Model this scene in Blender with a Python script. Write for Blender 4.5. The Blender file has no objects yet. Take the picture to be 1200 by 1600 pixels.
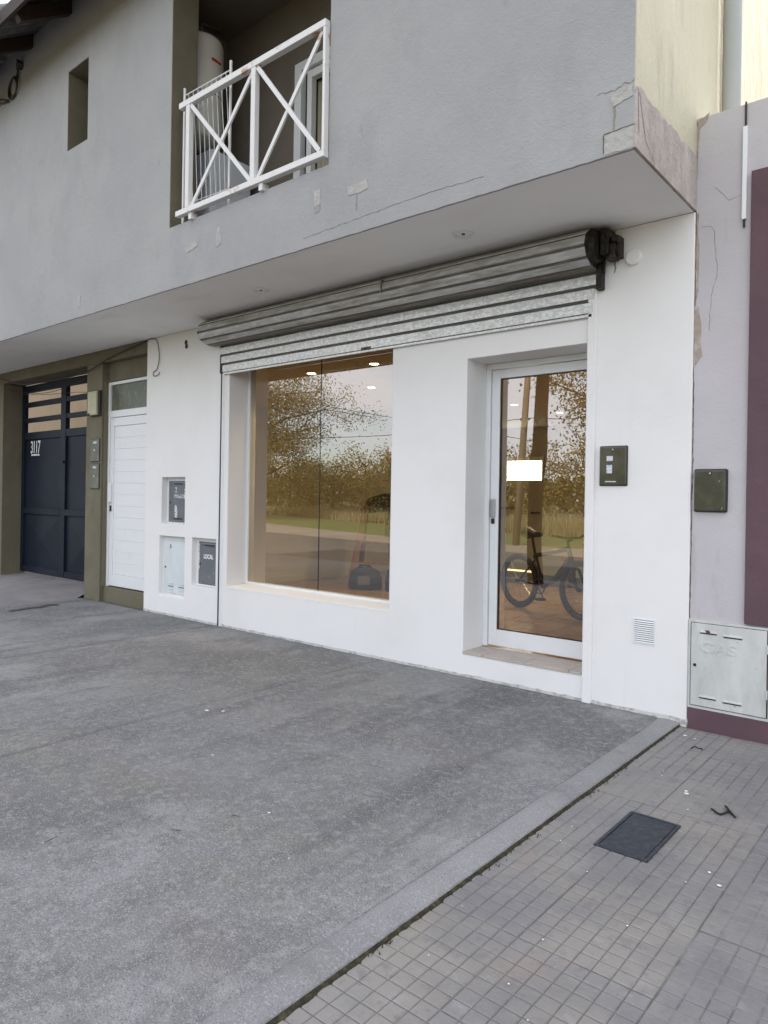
import bpy, bmesh, math, random
from mathutils import Vector, Matrix, noise
R = math.radians
S = bpy.context.scene
COL = S.collection
random.seed(7)

# ------------------------------------------------------------------ camera
cam_d = bpy.data.cameras.new('camera'); cam = bpy.data.objects.new('camera', cam_d); COL.objects.link(cam)
yaw, pitch, roll = 0.69626, -0.00135, 0.01626
fw = Vector((-math.sin(yaw)*math.cos(pitch), math.cos(yaw)*math.cos(pitch), math.sin(pitch)))
rt = Vector((math.cos(yaw), math.sin(yaw), 0)); up = rt.cross(fw)
r2 = rt*math.cos(roll) + up*math.sin(roll); u2 = -rt*math.sin(roll) + up*math.cos(roll)
m = Matrix.Identity(4)
for i in range(3):
    m[i][0] = r2[i]; m[i][1] = u2[i]; m[i][2] = -fw[i]
m[0][3], m[1][3], m[2][3] = 0, -4.3772, 1.3
cam.matrix_world = m
cam_d.sensor_fit = 'VERTICAL'; cam_d.sensor_height = 36; cam_d.sensor_width = 27
cam_d.lens = 1112.16/1600*36; cam_d.shift_y = -0.0133
cam_d.clip_start = 0.05; cam_d.clip_end = 2000
S.camera = cam

# ------------------------------------------------------------------ sky, sun, exposure
SUN_EL, SUN_AZ = 36, 3            # azimuth measured from +Y (behind the building) towards +X
W = bpy.data.worlds.new('World'); S.world = W; W.use_nodes = True
nt = W.node_tree; nt.nodes.clear()
sky = nt.nodes.new('ShaderNodeTexSky'); sky.sky_type = 'NISHITA'; sky.sun_disc = False
sky.sun_elevation = R(SUN_EL); sky.sun_rotation = R(SUN_AZ); sky.air_density = 1.0; sky.dust_density = 1.2; sky.ozone_density = 1.0
tc = nt.nodes.new('ShaderNodeTexCoord'); mp = nt.nodes.new('ShaderNodeMapping'); mp.inputs['Scale'].default_value = (1.1, 1.1, 4.2); mp.inputs['Location'].default_value = (0, .74, 1.4)
n1 = nt.nodes.new('ShaderNodeTexNoise'); n1.inputs['Scale'].default_value = 1.7; n1.inputs['Detail'].default_value = 7; n1.inputs['Roughness'].default_value = .58
cr = nt.nodes.new('ShaderNodeValToRGB'); cr.color_ramp.elements[0].position = .40; cr.color_ramp.elements[1].position = .58
cr.color_ramp.elements[0].color = (.25, .25, .25, 1); cr.color_ramp.elements[1].color = (.95, .95, .95, 1)
mx = nt.nodes.new('ShaderNodeMix'); mx.data_type = 'RGBA'; mx.inputs['B'].default_value = (7.1, 7.05, 7.25, 1)
bg = nt.nodes.new('ShaderNodeBackground'); bg.inputs['Strength'].default_value = 0.15
wo = nt.nodes.new('ShaderNodeOutputWorld'); L = nt.links.new
L(tc.outputs['Generated'], mp.inputs['Vector']); L(mp.outputs[0], n1.inputs['Vector']); L(n1.outputs['Fac'], cr.inputs[0])
L(cr.outputs[0], mx.inputs['Factor']); L(sky.outputs[0], mx.inputs['A']); L(mx.outputs['Result'], bg.inputs['Color']); L(bg.outputs[0], wo.inputs[0])
sd = bpy.data.lights.new('sun', 'SUN'); sd.energy = 4.0; sd.angle = R(0.5); sd.color = (1, .88, .72)
sun = bpy.data.objects.new('sun', sd); COL.objects.link(sun)
sv = Vector((math.sin(R(SUN_AZ))*math.cos(R(SUN_EL)), math.cos(R(SUN_AZ))*math.cos(R(SUN_EL)), math.sin(R(SUN_EL))))
sun.rotation_euler = sv.to_track_quat('Z', 'Y').to_euler(); sun.location = sv*30
S.view_settings.view_transform = 'Standard'; S.view_settings.look = 'None'
S.view_settings.exposure = 1.22; S.view_settings.gamma = 1; S.view_settings.use_curve_mapping = False
S.cycles.max_bounces = 8; S.cycles.transparent_max_bounces = 16; S.cycles.caustics_reflective = False; S.cycles.caustics_refractive = False
S.cycles.use_denoising = True

# ------------------------------------------------------------------ materials
MATS = {}
def mat(name, base, rough=.8, metal=0, layers=(), bump=(), spec=.4, em=None):
    """layers: (colour, scale(x,y,z) or s, lo, hi, detail, strength); bump: list of (scale, distance, detail)"""
    if name in MATS: return MATS[name]
    M = bpy.data.materials.new(name); M.use_nodes = True; MATS[name] = M
    t = M.node_tree; b = t.nodes['Principled BSDF']; N = t.nodes.new; K = t.links.new
    geo = N('ShaderNodeNewGeometry')
    def nz(scale, detail):
        mpn = N('ShaderNodeMapping'); K(geo.outputs['Position'], mpn.inputs['Vector'])
        sc = scale if isinstance(scale, tuple) else (scale,)*3
        mpn.inputs['Scale'].default_value = sc; mpn.inputs['Location'].default_value = (len(t.nodes)*1.37, 3.1*len(t.nodes) % 7, .5)
        n = N('ShaderNodeTexNoise'); n.inputs['Scale'].default_value = 1; n.inputs['Detail'].default_value = detail; n.inputs['Roughness'].default_value = .62
        K(mpn.outputs[0], n.inputs['Vector']); return n.outputs['Fac']
    cur = None
    for (c, sc, lo, hi, det, st) in layers:
        if sc == 'obj':
            oi = N('ShaderNodeObjectInfo'); f = oi.outputs['Random']
        else: f = nz(sc, det)
        mr = N('ShaderNodeMapRange'); mr.inputs['From Min'].default_value = lo; mr.inputs['From Max'].default_value = hi
        mr.inputs['To Max'].default_value = st; K(f, mr.inputs['Value'])
        mm = N('ShaderNodeMix'); mm.data_type = 'RGBA'; K(mr.outputs[0], mm.inputs['Factor'])
        if cur is None: mm.inputs['A'].default_value = (*base, 1)
        else: K(cur, mm.inputs['A'])
        mm.inputs['B'].default_value = (*c, 1); cur = mm.outputs['Result']
    if cur is None: b.inputs['Base Color'].default_value = (*base, 1)
    else: K(cur, b.inputs['Base Color'])
    b.inputs['Roughness'].default_value = rough; b.inputs['Metallic'].default_value = metal; b.inputs['Specular IOR Level'].default_value = spec
    pb = None
    for (sc, dist, det) in bump:
        bn = N('ShaderNodeBump'); bn.inputs['Strength'].default_value = 1; bn.inputs['Distance'].default_value = dist
        K(nz(sc, det), bn.inputs['Height'])
        if pb: K(pb, bn.inputs['Normal'])
        pb = bn.outputs[0]
    if pb: K(pb, b.inputs['Normal'])
    if em: b.inputs['Emission Color'].default_value = (*em[0], 1); b.inputs['Emission Strength'].default_value = em[1]
    return M
white = mat('white_wall_paint', (.80, .79, .78), .62, layers=[((.73, .72, .70), 1.3, .45, .7, 4, .6), ((.70, .68, .64), (9, 9, 1.2), .62, .8, 5, .35), ((.55, .52, .48), 34, .70, .80, 3, .25)], bump=[(1.6, .008, 3), (55, .0008, 4)])
white_trim = mat('white_coated_aluminium', (.76, .77, .78), .35, layers=[((.62, .62, .60), 7, .55, .8, 5, .35)], bump=[(90, .0003, 2)], spec=.5)
facade = mat('grey_cement_render', (.345, .345, .350), .9, layers=[((.40, .395, .39), 1.1, .42, .70, 6, .7), ((.28, .282, .285), (2.6, 2.6, 1.6), .50, .76, 8, .55), ((.21, .20, .19), (7, 7, 5), .66, .80, 8, .5), ((.47, .45, .42), 28, .64, .78, 4, .5)], bump=[(2.2, .010, 4), (26, .0028, 5), (110, .003, 3)])
soffit_m = mat('painted_soffit', (.86, .85, .83), .8, layers=[((.80, .78, .75), 1.4, .45, .7, 4, .7), ((.58, .53, .48), (.8, 5, 1), .60, .78, 6, .45)], bump=[(4, .006, 3), (70, .001, 3)])
olive = mat('olive_painted_render', (.150, .132, .088), .85, layers=[((.19, .17, .12), 2.4, .45, .7, 5, .8), ((.10, .088, .062), (6, 6, 2), .58, .75, 6, .7), ((.30, .28, .24), 30, .70, .78, 3, .4)], bump=[(8, .006, 4), (70, .003, 4)])
loggia_m = mat('loggia_brown_render', (.165, .142, .112), .9, layers=[((.13, .11, .09), 3, .45, .7, 5, .8)], bump=[(40, .003, 4)])
cream = mat('cream_side_render', (.52, .49, .36), .88, layers=[((.60, .56, .43), (2, 1.4, 1.0), .42, .66, 5, .8), ((.36, .33, .25), (6, 5, 1.3), .56, .76, 7, .7), ((.30, .27, .22), (14, 14, 6), .64, .78, 6, .4)], bump=[((5, 5, 2), .02, 5), (60, .004, 4)])
pinkish = mat('bare_pinkish_plaster', (.40, .355, .315), .92, layers=[((.52, .48, .45), (6, 5, 3), .46, .64, 6, .8), ((.24, .20, .175), (9, 7, 3), .52, .70, 7, .7)], bump=[(14, .012, 5), (60, .005, 4)])
lilac = mat('lilac_grey_wall', (.50, .475, .49), .8, layers=[((.56, .54, .555), 1.2, .42, .7, 4, .8), ((.33, .29, .29), (5, 5, 1), .58, .76, 6, .6), ((.56, .53, .53), 5, .66, .78, 5, .5)], bump=[(5, .006, 4), (70, .0015, 3)])
purple = mat('plum_wall_paint', (.105, .058, .072), .7, layers=[((.135, .08, .093), 2.3, .42, .7, 5, .8), ((.27, .22, .22), (22, 22, 22), .72, .80, 4, .7)], bump=[(7, .005, 4), (80, .001, 3)])
torn = mat('exposed_old_plaster', (.38, .31, .27), .95, layers=[((.52, .47, .43), 18, .5, .65, 5, .8)], bump=[(30, .01, 5)])
patch_m = mat('pale_patch_plaster', (.43, .42, .40), .9, layers=[((.34, .32, .29), 14, .48, .68, 6, .8)], bump=[(22, .012, 5)])
stain_m = mat('dark_water_stain', (.255, .235, .20), .92, layers=[((.33, .32, .31), 16, .42, .6, 6, .9)], bump=[(26, .006, 5)])
crack_m = mat('crack_shadow', (.085, .078, .072), .95)
concrete = mat('rough_concrete', (.208, .207, .209), .9, layers=[((.135, .133, .137), .75, .46, .57, 8, .85), ((.300, .300, .300), 1.7, .50, .64, 8, .75), ((.190, .195, .160), (1.1, 2.3, 1), .52, .66, 7, .55), ((.115, .112, .115), (2.6, 1.1, 1), .55, .68, 9, .75), ((.21, .185, .16), (.7, 1.3, 1), .56, .68, 6, .45), ((.105, .103, .107), (3.0, .42, 1), .52, .64, 8, .7), ((.33, .33, .325), 30, .50, .66, 8, .6), ((.10, .098, .10), 22, .55, .70, 8, .5), ((.42, .42, .43), 150, .54, .64, 3, .6), ((.080, .080, .085), 160, .54, .64, 3, .65)], bump=[(6, .006, 5), (190, .006, 3)])
border_m = mat('smooth_concrete_border', (.275, .275, .278), .88, layers=[((.205, .203, .208), 1.6, .44, .62, 8, .7), ((.42, .42, .43), 125, .54, .65, 3, .6), ((.11, .11, .115), 150, .55, .66, 3, .5), ((.15, .145, .13), (3, 9, 3), .56, .70, 6, .5)], bump=[(9, .004, 5), (190, .005, 3)])
tile_m = mat('cement_paver', (.205, .204, .208), .8, layers=[((.262, .242, .215), 'obj', 0, 1, 0, .8), ((.155, .154, .160), 1.6, .44, .62, 6, .75), ((.255, .235, .20), 2.3, .52, .68, 6, .55), ((.27, .17, .13), (2.2, 1.7, 1), .62, .74, 8, .35), ((.33, .33, .34), 9, .60, .74, 6, .40), ((.11, .11, .115), 45, .60, .75, 3, .4), ((.15, .14, .15), 16, .56, .68, 3, .5)], bump=[(30, .003, 4), (150, .0015, 3)])
grout_m = mat('dirty_grout', (.112, .108, .104), .95, layers=[((.16, .15, .14), 12, .45, .65, 5, .8), ((.24, .12, .07), 3, .62, .72, 5, .5)], bump=[(60, .004, 4)])
joint_m = mat('cement_joint', (.15, .145, .14), .95, layers=[((.23, .22, .21), 5, .45, .65, 5, .8), ((.07, .065, .06), 9, .5, .68, 5, .7)], bump=[(60, .003, 4)])
moss_m = mat('dark_moss', (.030, .027, .014), .95, layers=[((.075, .066, .03), 40, .45, .62, 4, .9), ((.012, .011, .009), 14, .5, .66, 5, .8)], bump=[(80, .012, 4)])
galv = mat('galvanised_steel', (.50, .51, .50), .40, .5, layers=[((.72, .73, .72), (40, 60, 60), .46, .56, 4, .7), ((.46, .46, .44), (30, 60, 60), .54, .66, 4, .55), ((.23, .19, .14), (2.2, 9, 9), .62, .76, 6, .55)], bump=[((30, 50, 50), .0012, 4)])
galv_aged = mat('aged_galvanised_steel', (.50, .50, .49), .42, .5, layers=[((.66, .66, .65), (9, 40, 40), .46, .60, 6, .8), ((.30, .27, .23), (2.5, 14, 14), .50, .68, 6, .8)], bump=[((30, 50, 50), .001, 4)])
galv_dirty = mat('grimy_galvanised_steel', (.25, .225, .19), .55, .5, layers=[((.40, .37, .32), (5, 30, 30), .46, .62, 6, .8), ((.10, .08, .062), (3, 12, 12), .52, .72, 6, .7)], bump=[((30, 50, 50), .001, 4)])
greasy = mat('greasy_black_iron', (.022, .020, .018), .5, .5, layers=[((.09, .06, .04), 20, .52, .68, 6, .8)], bump=[(60, .004, 4)])
gate_m = mat('slate_blue_gate_paint', (.011, .015, .025), .5, layers=[((.015, .021, .036), 1.6, .45, .66, 4, .8), ((.03, .022, .02), 3, .60, .74, 6, .4)], bump=[(60, .0006, 3)], spec=.12)
tanwall = mat('tan_courtyard_wall', (.31, .235, .155), .9, layers=[((.26, .195, .125), 1.4, .45, .7, 4, .7)], bump=[(40, .003, 3)])
rail_m = mat('white_railing_paint', (.72, .71, .70), .5, layers=[((.36, .155, .06), (2.6, 4, 4), .615, .68, 8, .8), ((.55, .50, .45), 14, .60, .74, 5, .4)], bump=[(60, .0015, 4)])
enamel = mat('white_enamel', (.70, .68, .62), .35, layers=[((.60, .58, .52), 3, .45, .7, 4, .6)])
applnc = mat('bluish_white_panel', (.66, .69, .72), .4)
red_m = mat('red_badge', (.45, .05, .03), .4)
dark_m = mat('black_plastic', (.018, .018, .019), .45)
rubber = mat('black_rubber', (.014, .014, .014), .7, bump=[(80, .002, 2)])
bike_m = mat('dark_bike_paint', (.022, .018, .016), .35)
chrome = mat('brushed_metal', (.5, .5, .5), .3, .9)
meter_grey = mat('slate_meter_paint', (.135, .145, .160), .55, layers=[((.175, .185, .20), 6, .45, .65, 5, .7), ((.70, .71, .72), (26, 26, 17), .685, .70, 6, .9)], bump=[(50, .001, 3)])
meter_white = mat('pale_blue_white_metal', (.66, .70, .72), .45, layers=[((.55, .58, .58), (8, 8, 3), .5, .7, 5, .6), ((.34, .25, .18), 24, .70, .78, 5, .5)], bump=[(60, .0006, 3)])
gas_m = mat('worn_white_sheet_metal', (.53, .54, .515), .55, layers=[((.62, .63, .61), (7, 7, 2.5), .45, .62, 6, .8), ((.40, .41, .39), (9, 9, 3), .54, .72, 7, .6), ((.15, .11, .085), 26, .665, .70, 7, .8), ((.36, .35, .31), (12, 12, 4), .56, .70, 8, .5)], bump=[(30, .0015, 4)])
grime = mat('rusty_grime', (.08, .055, .04), .9, layers=[((.16, .11, .08), 30, .45, .6, 5, .8)])
paint_w = mat('white_letter_paint', (.80, .80, .79), .6)
paint_worn = mat('worn_white_paint', (.66, .67, .68), .7, layers=[((.20, .21, .22), 60, .52, .60, 5, .9)])
smoky = mat('smoky_olive_plastic', (.050, .048, .030), .22, layers=[((.090, .086, .058), 6, .42, .66, 4, .9), ((.038, .034, .024), (20, 20, 6), .54, .70, 5, .6)], bump=[(20, .0012, 3)], spec=.5)
boxbeige = mat('aged_cream_plastic', (.40, .38, .25), .5, layers=[((.46, .44, .31), 8, .45, .6, 4, .7)])
boxolive = mat('olive_cover_paint', (.13, .13, .10), .6, layers=[((.18, .18, .15), 12, .45, .62, 5, .8)])
paper = mat('paper_sticker', (.62, .66, .70), .6, layers=[((.25, .33, .42), 90, .56, .60, 2, .7)])
pvc = mat('grey_pvc_pipe', (.46, .50, .51), .4)
white_pvc = mat('white_pvc', (.78, .79, .80), .4)
cable_m = mat('dark_cable', (.045, .035, .028), .7)
cast = mat('dark_cast_cover', (.030, .036, .048), .55, .2, layers=[((.060, .066, .076), 30, .46, .62, 5, .8), ((.10, .095, .085), 8, .60, .74, 6, .5)], bump=[(90, .003, 3)])
wood_dark = mat('dark_roof_timber', (.030, .018, .014), .7, layers=[((.045, .026, .02), (3, 30, 30), .45, .65, 4, .8)], bump=[((6, 60, 60), .002, 3)])
rooftile = mat('grey_roof_tile', (.10, .10, .10), .8, layers=[((.17, .17, .17), 8, .45, .65, 5, .8)], bump=[(40, .004, 4)])
wood_ladder = mat('reddish_ladder_wood', (.36, .19, .115), .6, layers=[((.24, .12, .075), (20, 20, 3), .45, .65, 4, .8)])
wood_pale = mat('varnished_wood', (.28, .15, .075), .5, layers=[((.20, .10, .05), (3, 3, 18), .45, .65, 4, .8)])
cloth = mat('charcoal_fabric', (.020, .018, .018), .9, bump=[(30, .01, 4)])
cloth_grey = mat('grey_fabric', (.16, .165, .165), .8, bump=[(40, .004, 4)])
int_wall = mat('interior_beige_wall', (.66, .64, .53), .85, bump=[(30, .001, 3)])
int_floor = mat('terracotta_floor_tile', (.33, .20, .115), .22, layers=[((.40, .26, .16), 'obj', 0, 1, 0, .7), ((.24, .14, .08), 9, .48, .66, 5, .6)], bump=[((3, 9, 3), .0012, 3)], spec=.5)
sill_tile = mat('beige_ceramic_tile', (.46, .405, .36), .45, layers=[((.36, .31, .27), 10, .48, .7, 5, .6)], bump=[(30, .001, 3)])
curtain_m = mat('cream_curtain', (.40, .37, .27), .8, layers=[((.30, .28, .2), (22, 22, 1), .45, .6, 2, .8)])
asphalt = mat('asphalt', (.095, .092, .088), .9, layers=[((.12, .115, .108), .5, .42, .65, 5, .8), ((.13, .13, .13), 90, .62, .72, 2, .4)], bump=[(110, .004, 2)])
dirtpath = mat('pale_dirt_shoulder', (.25, .215, .165), .95, layers=[((.33, .285, .22), .7, .42, .65, 6, .8), ((.16, .15, .10), 2, .58, .7, 6, .6)], bump=[(20, .01, 5)])
grass_ground = mat('mown_grass_ground', (.14, .155, .042), .95, layers=[((.18, .185, .06), .35, .42, .62, 5, .8), ((.055, .085, .022), 2, .5, .66, 6, .7)], bump=[(20, .03, 4)])
field_m = mat('dry_field_ground', (.16, .13, .065), .95, layers=[((.10, .11, .04), .12, .45, .62, 5, .8)], bump=[(10, .05, 4)])
drygrass = mat('dry_grass_blade', (.33, .265, .15), .9, layers=[((.14, .15, .05), .5, .42, .6, 4, .8)])
bark = mat('brown_bark', (.075, .05, .036), .95, layers=[((.12, .085, .062), (22, 22, 4), .45, .62, 5, .8)], bump=[((30, 30, 8), .02, 4)])
polewood = mat('pale_pole_wood', (.26, .20, .13), .8, layers=[((.19, .14, .09), (20, 20, 2), .45, .62, 4, .8)])
def leafmat(name, c1, c2):
    M = mat(name, c1, .6, layers=[(c2, .8, .42, .62, 4, .85), (tuple(x*.6 for x in c1), 5, .5, .65, 3, .6)])
    return M
leaf_a = leafmat('olive_leaves', (.155, .150, .035), (.21, .165, .042))
leaf_b = leafmat('golden_leaves', (.24, .165, .03), (.16, .135, .03))
leaf_c = leafmat('deep_green_leaves', (.085, .095, .028), (.13, .11, .03))
glow_w = mat('emissive_daylight_pane', (.9, .9, .9), .5, em=((1, .98, .95), 5.0))  # pane glows by itself: daylight behind it is put in as emission
glow_gap = mat('emissive_daylight_gap', (.9, .8, .6), .5, em=((1, .82, .58), 1.6))  # light leaking under the door, put into the material as emission
lamp_m = mat('lit_lamp_face', (1, 1, 1), .5, em=((1, .9, .75), 20.0))

def glassmat(name, tint, refl):
    M = bpy.data.materials.new(name); M.use_nodes = True; t = M.node_tree; t.nodes.clear(); N = t.nodes.new; K = t.links.new
    tr = N('ShaderNodeBsdfTransparent'); tr.inputs[0].default_value = (*tint, 1)
    gl = N('ShaderNodeBsdfGlossy'); gl.inputs['Roughness'].default_value = 0.0; gl.inputs[0].default_value = (.97, .97, .97, 1)
    fr = N('ShaderNodeFresnel'); fr.inputs['IOR'].default_value = 1.5
    mu = N('ShaderNodeMath'); mu.operation = 'MULTIPLY_ADD'; mu.inputs[1].default_value = 1.4; mu.inputs[2].default_value = refl; mu.use_clamp = True
    mi = N('ShaderNodeMixShader'); o = N('ShaderNodeOutputMaterial')
    K(fr.outputs[0], mu.inputs[0]); K(mu.outputs[0], mi.inputs[0]); K(tr.outputs[0], mi.inputs[1]); K(gl.outputs[0], mi.inputs[2]); K(mi.outputs[0], o.inputs[0])
    return M
bronze = glassmat('bronze_glass', (.60, .53, .37), .165)
darkglass = mat('frosted_transom_glass', (.085, .10, .07), .25, layers=[((.17, .16, .09), (14, 14, 9), .5, .66, 5, .8)], bump=[(60, .004, 3)])

# ------------------------------------------------------------------ mesh helpers
class B:
    def __init__(s): s.v = []; s.f = []
    def quad(s, *p): n = len(s.v); s.v += [tuple(q) for q in p]; s.f.append(tuple(range(n, n+len(p)))); return s
    def box(s, x0, x1, y0, y1, z0, z1):
        n = len(s.v); s.v += [(x, y, z) for x in (x0, x1) for y in (y0, y1) for z in (z0, z1)]
        s.f += [tuple(n+i for i in q) for q in ((0, 1, 3, 2), (4, 6, 7, 5), (0, 4, 5, 1), (2, 3, 7, 6), (0, 2, 6, 4), (1, 5, 7, 3))]; return s
    def bar(s, a, b, w, d=None, up=(0, 0, 1)):
        a = Vector(a); b = Vector(b); t = (b-a).normalized(); u = Vector(up)
        if abs(t.dot(u)) > .98: u = Vector((0, 1, 0))
        r = t.cross(u).normalized(); u = r.cross(t); d = d or w; n = len(s.v)
        for p in (a, b):
            for i, j in ((-1, -1), (1, -1), (1, 1), (-1, 1)): s.v.append(tuple(p + r*w/2*i + u*d/2*j))
        s.f += [tuple(n+i for i in q) for q in ((3, 2, 1, 0), (4, 5, 6, 7), (0, 1, 5, 4), (1, 2, 6, 5), (2, 3, 7, 6), (3, 0, 4, 7))]; return s
    def tube(s, pts, r, k=8, caps=True):
        pts = [Vector(p) for p in pts]; rs = r if isinstance(r, (list, tuple)) else [r]*len(pts); n0 = len(s.v)
        prev = None
        for i, p in enumerate(pts):
            t = (pts[min(i+1, len(pts)-1)] - pts[max(i-1, 0)]).normalized()
            if prev is None:
                ref = Vector((0, 0, 1)) if abs(t.z) < .9 else Vector((1, 0, 0)); a = t.cross(ref).normalized()
            else: a = (prev - t*prev.dot(t)).normalized()
            prev = a; b = t.cross(a)
            for j in range(k): s.v.append(tuple(p + (a*math.cos(2*math.pi*j/k) + b*math.sin(2*math.pi*j/k))*rs[i]))
        for i in range(len(pts)-1):
            for j in range(k): s.f.append((n0+i*k+j, n0+i*k+(j+1) % k, n0+(i+1)*k+(j+1) % k, n0+(i+1)*k+j))
        if caps: s.f += [tuple(n0+j for j in reversed(range(k))), tuple(n0+(len(pts)-1)*k+j for j in range(k))]
        return s
    def extr(s, prof, x0, x1):   # prof: closed (y,z) polygon, extruded along x
        n = len(s.v); k = len(prof)
        s.v += [(x, y, z) for x in (x0, x1) for y, z in prof]
        s.f += [(n+i, n+(i+1) % k, n+k+(i+1) % k, n+k+i) for i in range(k)] + [tuple(n+i for i in reversed(range(k))), tuple(n+k+i for i in range(k))]; return s
    def torus(s, c, ax, Rr, r, k=32, kk=8):
        ax = Vector(ax).normalized(); a = ax.cross(Vector((0, 0, 1))); a = a.normalized() if a.length > .1 else Vector((1, 0, 0)); b = ax.cross(a); n = len(s.v); c = Vector(c)
        for i in range(k):
            d = a*math.cos(2*math.pi*i/k) + b*math.sin(2*math.pi*i/k)
            for j in range(kk):
                q = 2*math.pi*j/kk; s.v.append(tuple(c + d*(Rr + r*math.cos(q)) + ax*r*math.sin(q)))
        for i in range(k):
            for j in range(kk): s.f.append((n+i*kk+j, n+i*kk+(j+1) % kk, n+((i+1) % k)*kk+(j+1) % kk, n+((i+1) % k)*kk+j))
        return s
    def make(s, name, m, parent=None, bevel=0, smooth=False, **kw):
        me = bpy.data.meshes.new(name); me.from_pydata(s.v, [], s.f); me.validate()
        bm = bmesh.new(); bm.from_mesh(me); bmesh.ops.remove_doubles(bm, verts=bm.verts, dist=1e-5) if kw.pop('weld', False) else None
        bmesh.ops.recalc_face_normals(bm, faces=bm.faces) if kw.pop('fixn', True) else None
        bm.to_mesh(me); bm.free()
        me.materials.append(m)
        if smooth: me.polygons.foreach_set('use_smooth', [True]*len(me.polygons))
        o = bpy.data.objects.new(name, me); COL.objects.link(o)
        if parent: o.parent = parent
        if bevel:
            md = o.modifiers.new('bevel', 'BEVEL'); md.width = bevel; md.segments = 2; md.limit_method = 'ANGLE'; md.angle_limit = R(40)
        for k, v in kw.items(): o[k] = v
        return o
def thing(name, label, cat, group=None, loc=(0, 0, 0), rz=0):
    o = bpy.data.objects.new(name, None); COL.objects.link(o); o.location = loc; o.rotation_euler = (0, 0, rz); o.empty_display_size = .1
    o['label'] = label; o['category'] = cat
    if group: o['group'] = group
    return o
def dup(o, parent=None, loc=None):
    c = o.copy(); COL.objects.link(c)
    if parent: c.parent = parent
    if loc is not None: c.location = loc
    return c
def wall(xs, zs, y0, y1, holes, axis='x'):
    """wall slab in x-z with rectangular holes (x0,x1,z0,z1) cut right through, or (.., depth) niches"""
    b = B(); X = sorted({xs[0], xs[1], *[h[0] for h in holes], *[h[1] for h in holes]}); X = [x for x in X if xs[0] <= x <= xs[1]]
    Z = sorted({zs[0], zs[1], *[h[2] for h in holes], *[h[3] for h in holes]}); Z = [z for z in Z if zs[0] <= z <= zs[1]]
    def dep(i, j):
        if i < 0 or j < 0 or i >= len(X)-1 or j >= len(Z)-1: return None
        cx = (X[i]+X[i+1])/2; cz = (Z[j]+Z[j+1])/2
        for h in holes:
            if h[0] < cx < h[1] and h[2] < cz < h[3]: return y0+h[4] if len(h) > 4 else y1
        return y0
    for i in range(len(X)-1):
        for j in range(len(Z)-1):
            d = dep(i, j); a, c, e, f = X[i], X[i+1], Z[j], Z[j+1]
            if d < y1:
                b.quad((a, d, e), (c, d, e), (c, d, f), (a, d, f)); b.quad((a, y1, f), (c, y1, f), (c, y1, e), (a, y1, e))
            for (di, dj, p, q) in ((1, 0, (c, e), (c, f)), (0, 1, (a, f), (c, f)), (-1, 0, (a, e), (a, f)), (0, -1, (a, e), (c, e))):
                o = dep(i+di, j+dj)
                if o is None: o = y1
                if o > d: b.quad((p[0], d, p[1]), (q[0], d, q[1]), (q[0], o, q[1]), (p[0], o, p[1]))
    return b
def text(s, size, loc, m, name, parent, extrude=.0015, sx=1.0, bold=.0):
    cu = bpy.data.curves.new('t', 'FONT'); cu.body = s; cu.size = size; cu.extrude = extrude; cu.offset = bold
    o = bpy.data.objects.new('t', cu); COL.objects.link(o); bpy.context.view_layer.update()
    me = bpy.data.meshes.new_from_object(o.evaluated_get(bpy.context.evaluated_depsgraph_get())); bpy.data.objects.remove(o)
    me.transform(Matrix.Scale(sx, 4, (1, 0, 0))); me.transform(Matrix.Rotation(R(90), 4, 'X')); me.transform(Matrix.Translation(loc))
    me.materials.clear(); me.materials.append(m); me.name = name
    ob = bpy.data.objects.new(name, me); COL.objects.link(ob); ob.parent = parent; return ob
def blob(pts, y, th=.003, jag=.006, seed=1, sub=6):
    """irregular flat patch on a wall plane facing -Y from (x,z) corners"""
    rnd = random.Random(seed); P = []
    for i, p in enumerate(pts):
        q = pts[(i+1) % len(pts)]
        for k in range(sub):
            t = k/sub; P.append((p[0]+(q[0]-p[0])*t + rnd.uniform(-jag, jag), p[1]+(q[1]-p[1])*t + rnd.uniform(-jag, jag)))
    b = B(); n = len(P); b.v = [(x, y-th, z) for x, z in P] + [(x, y+.002, z) for x, z in P]
    b.f = [tuple(range(n))] + [(i, (i+1) % n, n+(i+1) % n, n+i) for i in range(n)]; return b
def crackline(pts, y, w=.004, seed=1, jag=.008, seg=.03):
    rnd = random.Random(seed); P = []
    for p, q in zip(pts, pts[1:]):
        n = max(1, int(math.dist(p, q)/seg))
        for k in range(n):
            t = k/n; P.append((p[0]+(q[0]-p[0])*t+rnd.uniform(-jag, jag), p[1]+(q[1]-p[1])*t+rnd.uniform(-jag, jag)))
    P.append(pts[-1]); b = B()
    for p, q in zip(P, P[1:]):
        d = Vector((q[0]-p[0], q[1]-p[1])).normalized(); n_ = Vector((-d.y, d.x))*w/2*rnd.uniform(.5, 1.3)
        b.quad((p[0]-n_.x, y, p[1]-n_.y), (q[0]-n_.x, y, q[1]-n_.y), (q[0]+n_.x, y, q[1]+n_.y), (p[0]+n_.x, y, p[1]+n_.y))
    return b

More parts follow.
